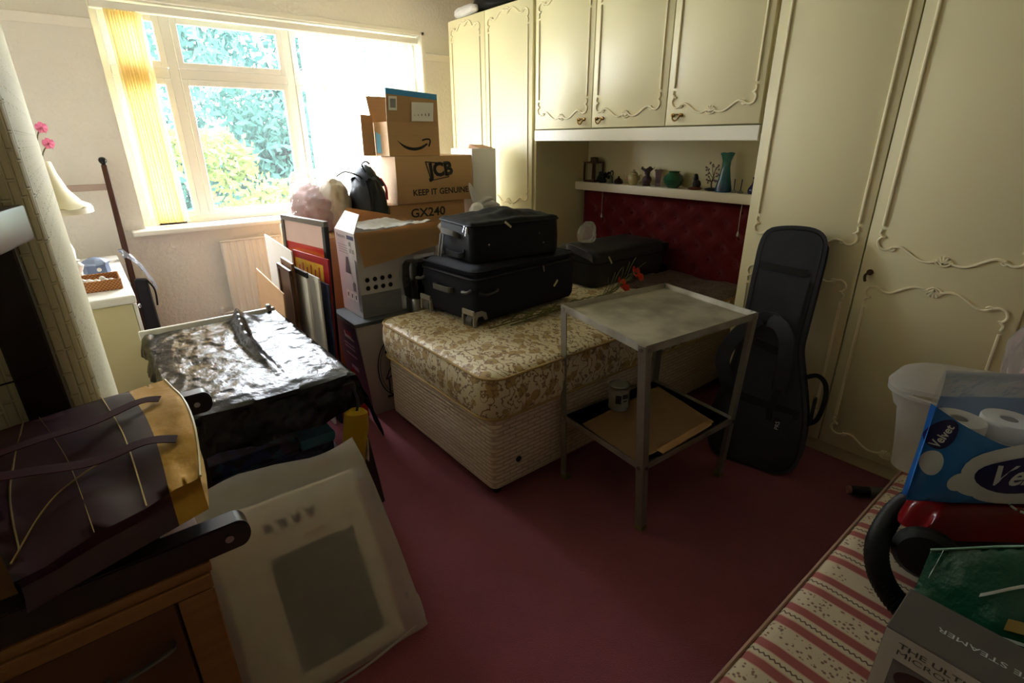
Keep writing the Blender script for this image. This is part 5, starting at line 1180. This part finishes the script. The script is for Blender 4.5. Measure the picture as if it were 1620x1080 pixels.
def pdisc(nm, a, b, ra, rb, m, d, par=pk_, rot=0, fn=pf, n=28):
    bm = BM(); c, s = math.cos(rot), math.sin(rot); rr = []
    for r in (0, .25, .5, .75, 1):
        rr.append([bm.verts.new(fn(a+(ra*r*math.cos(q)*c-rb*r*math.sin(q)*s), b+(ra*r*math.cos(q)*s+rb*r*math.sin(q)*c), d)) for q in [2*PI*k/n for k in range(n if r else 1)]])
    for k in range(n): bm.faces.new((rr[0][0], rr[1][k], rr[1][(k+1) % n]))
    for q, w in zip(rr[1:], rr[2:]):
        for k in range(n): bm.faces.new((q[k], w[k], w[(k+1) % n], q[(k+1) % n]))
    return obj(nm, bm, m, par, smooth=60)
for a, b, ra, rb, rot in ((.225, .112, .135, .08, 0), (.18, .155, .05, .028, .2), (.14, .06, .05, .026, -.2), (.1, .075, .03, .028, .3), (.27, .035, .13, .03, -.05), (.35, .12, .06, .05, 0)):
    pdisc('white_cloud', a, b, ra, rb, m_pw2, .0015 if ra < .13 else .0022, rot=rot)
ov = pdisc('navy_oval', .235, .105, .115, .055, m_nv, .0035)
def onp(p, fn, d): return fn(p.x, p.y, d)
text('pack_lettering', 'Velvet', (.145, .08, 0), (1, .02, 0), (0, 1, 0), .058, m_pw2, pk_, sx=.95, shear=.25, bold=.03, bow=lambda p: pf(p.x, p.y, .0048))
text('pack_small_print', 'pure quilted luxury', (.27, .16, 0), (1, .02, 0), (0, 1, 0), .008, m_nv, pk_, bow=lambda p: pf(p.x, p.y, .0045)) if False else None
pdisc('navy_oval', .028, .2, .026, .042, m_nv, .002, rot=-.35)
text('pack_lettering', 'Velvet', (.004, .163, 0), (.35, 1, 0), (-1, .35, 0), .018, m_pw2, pk_, bold=.03, bow=lambda p: pf(p.x+.02, p.y, .0035))
pdisc('white_cloud', .024, .12, .02, .035, m_pw2, .0018)
# translucent tub
tu = thing('plastic_tub', 'translucent white plastic tub with lid rim behind the blue toilet roll pack', 'tub', (2.05, .24, .505))
m_tub = film('translucent_tub', 'd9d6cf', .42, .3, .1)
def pl(z, ins, r=.07): return (z, ins, r)
def open_loft(secs, c, w, d, n=7):
    bm = BM(); rings = []
    for z, i, r in secs: rings.append([bm.verts.new((c[0]+x, c[1]+y, z+.09*(c[1]-(c[1]+y)+d/2)*0)) for x, y in roundrect(w-2*i, d-2*i, max(.01, r), n)])
    for q, e in zip(rings, rings[1:]):
        for k in range(len(q)): bm.faces.new((q[k], q[(k+1) % len(q)], e[(k+1) % len(e)], e[k]))
    return bm, rings
bm, rings = open_loft([(.508, .06, .06), (.6, .05, .07), (.74, .03, .08), (.745, .018, .09), (.79, .004, .1), (.8, -.006, .1), (.81, -.006, .1), (.812, .006, .1), (.78, .02, .09)], (2.1, .235), .3, .4); bm.faces.new(rings[0][::-1]); obj('body', bm, m_tub, tu, smooth=40)
bm, rings = open_loft([(.815, -.01, .1), (.83, -.01, .1), (.84, .01, .09), (.842, .05, .08), (.845, .1, .04)], (2.12, .235), .3, .4); bm.faces.new(rings[-1]); bm.transform(M.Translation((2.1, .235, .815)) @ M.Rotation(ang(-7), 4, 'X') @ M.Translation((-2.1, -.235, -.8))); obj('lid', bm, m_tub, tu, smooth=40)
# pale clear bag of pink things at the bed head
pb = thing('clear_bag', 'clear plastic bag with something pink at the far end of the striped bed', 'bag', (2.45, .05, .505))
obj('contents', blob((2.47, .05, .73), (.1, .13, .22), 51, .15, 6, 4, .95), mat('faded_pink_cloth', 'a8727a', .8, var=.4, vs=12), pb, smooth=60); obj('bag_film', blob((2.46, .06, .82), (.13, .15, .32), 55, .15, 7, 4, .95), m_film, pb, smooth=25)
# green christmas carrier bag
gbm = mat('green_bag_print', '0b3a26', .25, var=.25, vs=5, bump=.35, bs=18, bd=.02); m_gw = mat('white_bag_print', 'c6ccc6', .4)
gr = thing('green_carrier_bag', 'dark green festive carrier bag slumped between grey box and red vacuum', 'bag', (1.3, -.05, .505))
def gf(a, b, d=0):       # a along -y from the left corner, b up; front face leaning back
    y = .12-a; sag = .045*math.exp(-((a)/.08)**2)
    x = 1.2+.12*b/.3+.02*math.sin(a*9)-.05*math.sin(PI*min(1, b/.3))*min(1, a/.15)
    z = .508+b*(.75+.5*min(.2, a)/.2)+.0
    n = V((-.93, 0, .36)); return V((x, y, z))+n*(d+.008*fbm((a*3, b*3, 1), 3)+.006*math.sin(a*30+b*25))
bm = BM(); GA, GH = .42, .29
grid(bm, lambda u, v: gf(GA*u, GH*v), 36, 20)
grid(bm, lambda u, v: gf(0, GH*v)*(1-u)+V((1.4, .085, .508+.14*v))*u+V((0, .015*math.sin(PI*u), 0)), 8, 10)
grid(bm, lambda u, v: (gf(GA*u, GH)*(1-v)+V((1.44, .085-.4*u, .64+.03*u))*v)+V((0, 0, -.03*math.sin(PI*v))), 20, 8)
bmesh.ops.remove_doubles(bm, verts=bm.verts, dist=.004); obj('bag', bm, gbm, gr, smooth=50)
bm = BM(); tube(bm, [gf(GA*k/20, GH, .002) for k in range(21)], .003, 5); obj('rim', bm, mat('pale_green_edge', '5a7a68', .4), gr)
text('bag_lettering', 'CHRISTMAS', (.1, .085, 0), (1, 0, 0), (0, 1, 0), .033, m_gw, gr, sx=1.5, bow=lambda p: gf(p.x, p.y, .004))
def gstrip(nm, p, w, m):
    bm = BM(); q = [gf(a, b, .003) for a, b in spline([(a, b, 0) for a, b in p], 5)] if False else [gf(v.x, v.y, .003) for v in spline([(a, b, 0) for a, b in p], 5)]
    strip(bm, q, w, (.36, 0, .93), .001); return obj(nm, bm, m, gr)
gstrip('white_swash', [(.1, .2), (.16, .23), (.22, .225), (.3, .24)], .008, m_gw); gstrip('gold_stripe', [(.15, .165), (.24, .16), (.36, .15)], .024, mat('gold_print', '9a8648', .4)); gstrip('red_stripe', [(.17, .2), (.26, .19), (.36, .18)], .016, mat('dark_red_print2', '6a1a22', .4)); gstrip('white_stripe', [(.15, .14), (.24, .135), (.36, .12)], .006, m_gw)
gstrip('white_tab', [(.015, .215), (.018, .25), (.02, .285)], .008, m_gw)
# grey microwave-steamer box
sx = thing('steamer_box', 'grey and white steamer box in the near right corner, nearest the camera', 'box', (1.11, -.1, .505))
c0, c1, d0, d1, e0, e1 = 1.04, 1.185, -.32, .118, .506, .7
m_sg = mat('slate_grey_card', '55504c', .5, var=.05, bump=.1, bs=120); m_sw = mat('offwhite_card', 'b5b0ac', .5, var=.04)
body = obj('body', B((c0+.001, d0, e0), (c1, d1, e1), .002), m_sg, sx); obj('front_panel', B((c0, d0+.001, e0+.001), (c0+.0015, d1-.001, e1-.004)), m_sw, sx)
xm = c0-.0004
text('box_lettering', 'THE ULTIMATE', (xm, d1-.026, e1-.032), (0, -1, 0), Z, .0125, mat('dark_grey_ink', '4a4540', .6), sx, sx=1.45, bold=.02); text('box_lettering', 'MICROWAVE STEAMER', (xm, d1-.026, e1-.05), (0, -1, 0), Z, .0125, mat('dark_grey_ink', '4a4540', .6), sx, sx=1.45)
pc = decal('photo_panel', rect(.2, .085), (xm, d1-.026, e1-.15), (0, -1, 0), Z, mat('grey_photo', '6a6468', .4, var=.4, vs=20), sx)
decal('dish_picture', oval(.05, .03, 24, -.1), (xm-.0008, d1-.085, e1-.105), (0, -1, 0), Z, mat('plum_picture', '3a2226', .4, var=.5, vs=60), pc)
text('top_lettering', 'MICROWAVE STEAMER', (c0+.075, -.21, e1+.0004), (0, 1, 0), (1, 0, 0) if False else (-1, 0, 0), .013, m_pw2, sx, sx=1.4)

# ------------------------------------------------------------ ornaments on the display shelf
SZ = 1.269
def gl(name, col, t=.5): return mat(name, col, .15, var=.15, vs=20, coat=.3)
SX = 3.31
ln = thing('lantern', 'brown wooden lantern with glass sides at the left end of the shelf', 'lantern', (SX, 3.04, SZ))
m_lw = mat('red_brown_wood', '4a2218', .4, var=.2)
obj('base', B((-.055, -.06, 0), (.055, .06, .015), .003), m_lw, ln, world=False); obj('roof', B((-.058, -.063, .145), (.058, .063, .155), .003), m_lw, ln, world=False)
for x in (-.05, .05):
    for y in (-.055, .055): obj('post', B((x-.006, y-.006, .015), (x+.006, y+.006, .145)), m_lw, ln, world=False)
for a, b in (((-.046, -.05, .016), (-.044, .05, .144)), ((-.044, -.052, .016), (.044, -.05, .144))): obj('pane', B(a, b), film('smoky_glass', '8a8478', .15), ln, world=False)
obj('cap', L([(.035, .155), (.03, .17), (.03, .185), (.034, .188), (.0, .192)], n=12), m_gap, ln, world=False)
fo = thing('flower_ornament', 'dark green posy ornament beside the lantern on the shelf', 'ornament', (SX-.02, 2.92, SZ))
obj('pot', L([(0, 0), (.03, 0), (.034, .02), (.028, .03), (0, .03)], n=14), mat('dark_teal_pot', '1c2a2e', .3), fo, world=False)
bm = BM()
for k in range(26):
    a, r, z = rnd.random()*6.28, .05*rnd.random()**.5, .03+.05*rnd.random(); b2 = BM(); bmesh.ops.create_icosphere(b2, subdivisions=1, radius=.012); b2.transform(M.Translation((r*math.cos(a), r*math.sin(a), z)) @ M.Rotation(a, 4, 'Z') @ M.Diagonal((1.3, .5, 1, 1))); join(bm, b2)
obj('petals', bm, mat('dark_green_petals', '18282a', .3, var=.5, vs=60), fo, world=False, kind='stuff'); obj('silver_bead', blob((-.035, .03, .035), (.009, .009, .009), 1, 0, 1, 2), m_chrome, fo, world=False)
fg = thing('figurine', 'tiny pale green figurine with a dark loop above it on the shelf', 'figurine', (SX-.02, 2.83, SZ))
obj('body', L([(0, 0), (.018, 0), (.016, .01), (.012, .03), (.014, .045), (.008, .055), (0, .06)], n=12), gl('pale_green_glaze', '55624a'), fg, world=False); bm = BM(); tube(bm, spline([(0, .006, .055), (0, .012, .08), (0, -.004, .095), (0, -.016, .08), (0, -.01, .062)], 5), .005, 6); obj('loop', bm, m_gap, fg, world=False)
tag(obj('dark_pot', L([(0, 0), (.03, 0), (.036, .012), (.03, .03), (.014, .042), (.006, .05), (.008, .056), (0, .06)], (SX-.02, 2.755, SZ), 18), gl('dark_brown_glaze', '2c1a18')), 'little dark brown lidded pot left of the cream teapot', 'pot')
tp = thing('teapot', 'cream floral teapot with handle and spout on the shelf', 'teapot', (SX-.01, 2.62, SZ))
m_tp = gl('cream_floral_glaze', 'b0a070')
obj('body', L([(0, 0), (.028, 0), (.03, .006), (.045, .03), (.05, .05), (.042, .072), (.028, .082), (.03, .086), (0, .088)], n=22), m_tp, tp, world=False); obj('lid', L([(.029, .085), (.022, .094), (.008, .1), (.01, .106), (.006, .112), (0, .113)], n=16), m_tp, tp, world=False)
bm = BM(); tube(bm, spline([(0, .04, .03), (0, .07, .045), (0, .085, .075)], 5), lambda s: .011-.004*s, 8); obj('spout', bm, m_tp, tp, world=False); bm = BM(); tube(bm, spline([(0, -.04, .07), (0, -.075, .075), (0, -.078, .045), (0, -.045, .028)], 5), .005, 8); obj('handle', bm, m_tp, tp, world=False)
bm = BM(); b2 = BM(); bmesh.ops.create_icosphere(b2, subdivisions=2, radius=.018); b2.transform(M.Translation((-.036, .022, .045)) @ M.Diagonal((.6, 1, 1.1, 1))); join(bm, b2); obj('rose_motif', bm, mat('rust_rose', '8a4a34', .3), tp, world=False)
tag(obj('frilled_vase', L([(0, 0), (.03, 0), (.032, .006), (.024, .012), (.036, .04), (.034, .055), (.018, .075), (.022, .1), (.05, .128), (.046, .126), (.016, .1), (.012, .075), (0, .07)], (SX-.015, 2.49, SZ), 28, wob=lambda a, r, z: .009*math.sin(a*5)*(r > .03)*(z > .1)), gl('purple_brown_glass', '4a3840'), smooth=60), 'purple-brown vase with frilled rim in the middle of the shelf', 'vase')
tag(obj('pink_tumbler', L([(0, 0), (.022, 0), (.018, .01), (.02, .05), (.026, .1), (.034, .115), (.03, .114), (.02, .1), (.012, .03), (0, .02)], (SX+.02, 2.415, SZ), 20, wob=lambda a, r, z: .004*math.sin(a*6)*(r > .03)), film('lilac_glass', '9a7684', .5, .1, .14)), 'tall lilac glass vase between frilled vase and green vase', 'vase')
tag(obj('green_vase', L([(0, 0), (.035, 0), (.04, .004), (.062, .03), (.07, .055), (.062, .08), (.042, .098), (.036, .104), (.046, .112), (.042, .112), (.03, .103), (0, .09)], (SX-.01, 2.265, SZ), 30), gl('green_lustre', '2f5f42')), 'round green glass vase with a short neck', 'vase')
fb = thing('figurine', 'small dark brown seated figurine on a reddish base', 'figurine', (SX-.02, 2.08, SZ))
bm = BM(); b2 = blob((0, 0, .008), (.05, .045, .012), 3, .1, 9, 3); join(bm, b2); obj('base', bm, mat('red_brown_base', '6a3226', .4), fb, world=False)
bm = BM(); b2 = blob((0, -.01, .035), (.024, .03, .03), 8, .15, 20, 3); join(bm, b2); b2 = blob((0, .0, .07), (.018, .017, .026), 9, .15, 20, 3); join(bm, b2); b2 = blob((0, .002, .095), (.012, .014, .01), 10, .1, 20, 2); join(bm, b2); obj('figure', bm, mat('dark_bronze', '20130f', .4), fb, world=False)
bt = thing('blossom_tree', 'wire blossom tree ornament with pinkish flowers on a dark stone', 'ornament', (SX-.02, 1.955, SZ))
obj('stone', blob((0, 0, .008), (.035, .045, .012), 12, .2, 12, 3), mat('dark_stone', '2a2820', .7), bt, world=False); bm = BM()
tips = []
tube(bm, spline([(0, .0, .012), (0, .006, .05), (0, -.004, .09), (0, -.012, .14)], 5), lambda s: .005*(1-.6*s), 6)
for a, b, c in ((.05, .035, .1), (.06, -.035, .1), (.08, .04, .135), (.09, -.03, .15), (.05, .03, .06), (.06, -.03, .055), (.1, .01, .165)):
    tube(bm, spline([(0, 0, a), (-.01, b*.6, (a+c)/2+.01), (-.01, b, c)], 4), .002, 5); tips.append((-.01, b, c))
obj('branches', bm, m_gap, bt, world=False); bm = BM()
for p in tips:
    for k in range(4): b2 = BM(); bmesh.ops.create_icosphere(b2, subdivisions=1, radius=.007); b2.transform(M.Translation(V(p)+V((rnd.uniform(-.01, .01), rnd.uniform(-.014, .014), rnd.uniform(-.014, .014))))); join(bm, b2)
obj('blossom', bm, mat('dusty_pink_blossom', '8a6664', .6, var=.4, vs=60), bt, world=False, kind='stuff')
def bluev():
    t = NT('blue_green_glass'); s = t.n('SeparateXYZ'); t.l(t.obj(), s.inputs[0]); t.l(t.ramp(t.mul(t.mul(s.outputs[2], SZ, 'SUBTRACT'), 4.5), [(0, '123a5c'), (.35, '1d5a6a'), (1, '3f7a70')]), t.b.inputs['Base Color']); t.b.inputs['Roughness'].default_value = .12; return t.m
tag(obj('tall_vase', L([(0, 0), (.05, 0), (.054, .006), (.05, .03), (.036, .09), (.026, .15), (.026, .19), (.036, .225), (.044, .238), (.04, .238), (.022, .19), (.02, .15), (0, .1)], (SX-.03, 1.865, SZ), 28, wob=lambda a, r, z: .006*math.cos(a*2)*(z > .22)), bluev()), 'tall slender blue-green glass vase', 'vase')
for i, y in enumerate((1.79, 1.745)):
    gk = thing('glass_holder', ['clear glass stick holder with a thin dark stick, next to the tall vase', 'clear glass stick holder with a thin dark stick, further from the tall vase'][i], 'ornament', (SX-.03, y, SZ))
    obj('foot', L([(0, 0), (.018, 0), (.02, .006), (.008, .014), (.006, .022), (0, .022)], n=14), film('clear_glass', 'c9cdc8', .35, .05, .2), gk, world=False); bm = BM(); tube(bm, [(0, 0, .02), (0, .002-.004*i, .085)], .0032, 6); obj('stick', bm, mat('navy_stick', '20243a', .4), gk, world=False)
tag(obj('blue_bottle', L([(0, 0), (.03, 0), (.036, .012), (.034, .03), (.016, .06), (.01, .085), (.016, .1), (.014, .1), (.006, .085), (0, .06)], (SX-.02, 1.665, SZ), 22), gl('cobalt_glass', '1c1c4a')), 'small cobalt blue bottle at the right end of the shelf', 'bottle')
for i, y in enumerate((2.885, 1.71)):
    pc = thing('pull_cord', ['light pull cord hanging under the left end of the shelf', 'light pull cord hanging under the right end of the shelf'][i], 'cord', (3.26, y, 1.204))
    bm = BM(); tube(bm, [(0, 0, 0), (0, .002, -.08), (0, 0, -.17)], .0014, 5); obj('cord', bm, m_gw, pc, world=False); obj('pull', L([(0, -.205), (.006, -.202), (.007, -.19), (.003, -.172), (0, -.17)], n=10), m_gw, pc, world=False)

# ------------------------------------------------------------ vertical blinds and the garden
def slatmat(nm, c, tr):
    t = NT(nm); df = t.n('BsdfDiffuse'); tl = t.n('BsdfTranslucent'); m = t.n('MixShader', k0=tr)
    df.inputs[0].default_value = C(c); tl.inputs[0].default_value = C(c); t.l(df, m.inputs[1]); t.l(tl, m.inputs[2]); t.l(m, t.out.inputs[0]); return t.m
m_sl = slatmat('cream_blind_fabric', 'f2eee0', .5); m_sly = slatmat('yellow_cream_blind_fabric', 'f4e6bd', .42)
vb = thing('vertical_blind', 'cream vertical blind, stacked at the left of the window and drawn closed on the right', 'blind', (1.5, 4.64, 2.4))
obj('head_rail', B((WX0+.01, YW+.02, 2.395), (WX1-.02, YW+.075, 2.44), .004), m_upvc, vb)
def slat(x, a, m, w=.089):
    y = YW+.048; c, s = math.cos(a)*w/2, math.sin(a)*w/2; n = V((-s, c, 0)).normalized(); bm = BM()
    def f(u, v): k = 2*u-1; return V((x+c*k, y+s*k, 1.035+1.36*v))+n*(.006*(1-k*k)+.004*math.sin(v*5+x*20))
    grid(bm, f, 6, 10); sl = obj('slat', bm, m, vb, smooth=60)
    bm = BM(); box(bm, (x-.02, y-.006, 1.022), (x+.02, y+.006, 1.034)); obj('weight', bm, m_upvc, sl)
for k in range(11): slat(.4+.017*k, ang(62+rnd.uniform(-4, 4)), m_sly)
x = 1.64
while x < 2.62: slat(x, ang(16+rnd.uniform(-5, 5)), m_sl); x += .078
bm = BM(); tube(bm, [(.39, YW+.05, 2.39), (.385, YW+.05, 1.2), (.39, YW+.045, 1.12), (.395, YW+.05, 1.2), (.398, YW+.05, 2.39)], .0018, 5); obj('bead_chain', bm, m_upvc, vb)
# garden, seen through the panes
tag(obj('garden_ground', B((-14, 5.2, -2.9), (18, 40, -2.7)), mat('sunlit_lawn', '5a6a45', .9, var=.3, vs=1)), 'sunlit lawn of the garden below the window', 'lawn')
bpy.data.objects['garden_ground']['kind'] = 'structure'; [bpy.data.objects['garden_ground'].pop(k) for k in ('label', 'category')]
def leafmat(nm, a, b):
    t = NT(nm); n = t.noise(1.3, 4); c = t.mix(n, a, b); df = t.n('BsdfDiffuse'); tl = t.n('BsdfTranslucent'); m = t.n('MixShader', k0=.45); t.l(c, df.inputs[0]); t.l(c, tl.inputs[0]); t.l(df, m.inputs[1]); t.l(tl, m.inputs[2]); t.l(m, t.out.inputs[0]); return t.m
def tree(lb, x, y, top, rad, n, ls, m, seed):
    r = random.Random(seed); t = thing('garden_tree', lb, 'tree', (x, y, -2.7)); bm = BM()
    tube(bm, spline([(x, y, -2.7), (x+.1, y, -.5), (x-.1, y+.1, top-1.2*rad)], 5), lambda s: .16*(1-.6*s), 8)
    for k in range(7): a = r.random()*6.28; tube(bm, spline([(x, y, top-2.2*rad+k*.15), (x+.4*rad*math.cos(a), y+.4*rad*math.sin(a), top-1.6*rad+k*.2), (x+.8*rad*math.cos(a), y+.8*rad*math.sin(a), top-1.1*rad+k*.2)], 4), .05, 6)
    obj('trunk', bm, mat('bark', '5d4a38', .9), t); cl = [(V((r.gauss(0, .45), r.gauss(0, .4), r.gauss(0, .5)))*rad, rad*r.uniform(.25, .5)) for _ in range(22)]; vs, fs = [], []
    for i in range(n):
        c, q = r.choice(cl); d = V((r.gauss(0, 1), r.gauss(0, 1), r.gauss(0, 1))).normalized()*q*r.uniform(.6, 1)
        p = V((x, y, top-rad))+c+d; a = V((r.gauss(0, 1), r.gauss(0, 1), r.gauss(0, 1))).normalized(); b = a.orthogonal().normalized(); s = ls*r.uniform(.6, 1.3); k = len(vs)
        vs += [p-a*s, p+b*s*.5, p+a*s, p-b*s*.5]; fs.append((k, k+1, k+2, k+3))
    me = bpy.data.meshes.new('foliage'); me.from_pydata(vs, [], fs); me.materials.append(m); o = bpy.data.objects.new('foliage', me); S.collection.objects.link(o); o.parent = t; o.matrix_parent_inverse = frame_of(t).inverted(); o['kind'] = 'stuff'
m_l1 = leafmat('blue_green_leaves', '1c332e', '35564c'); m_l2 = leafmat('yellow_green_leaves', '3c4a20', '5a6a34'); m_l3 = leafmat('dark_leaves', '142a28', '28443e')
tree('blue-green garden tree filling the middle of the window', 2.6, 11.5, 3.55, 2.4, 10000, .1, m_l1, 3)
tree('yellow-green bushy tree low in the window', 2.0, 9.2, 1.15, 1.3, 7000, .075, m_l2, 5)
tree('dark leafy tree at the right side of the window view', 4.4, 12.8, 3.9, 2.2, 7000, .11, m_l3, 8)
tree('sparse pale tree at the left of the window view', -.2, 13.5, 3.3, 1.6, 2200, .1, m_l1, 12)

# ------------------------------------------------------------ repeats of a kind share a group
GR = dict(wardrobe='fitted wardrobes along the right wall', suitcase='suitcases on the bed', cardboard_box='brown cartons stacked by the window', artificial_poppy='artificial poppies on the bed', picture_mount='white mounts standing on edge', wooden_picture_frame='brown picture frames standing on edge', board_game_box='game boxes under the covered table', glass_holder='glass stick holders on the shelf', pull_cord='pull cords under the shelf', garden_tree='trees in the garden', cardboard_sheet='boards standing on edge', drawing_board='boards standing on edge', poster_board='boards standing on edge', blue_board='boards standing on edge')
for k in ('lantern', 'flower_ornament', 'figurine', 'dark_pot', 'teapot', 'frilled_vase', 'pink_tumbler', 'green_vase', 'blossom_tree', 'tall_vase', 'blue_bottle'): GR[k] = 'ornaments on the display shelf'
for o in S.objects:
    k = o.name.split('.')[0]
    if k in GR and o.get('category') and not o.parent: o['group'] = GR[k]
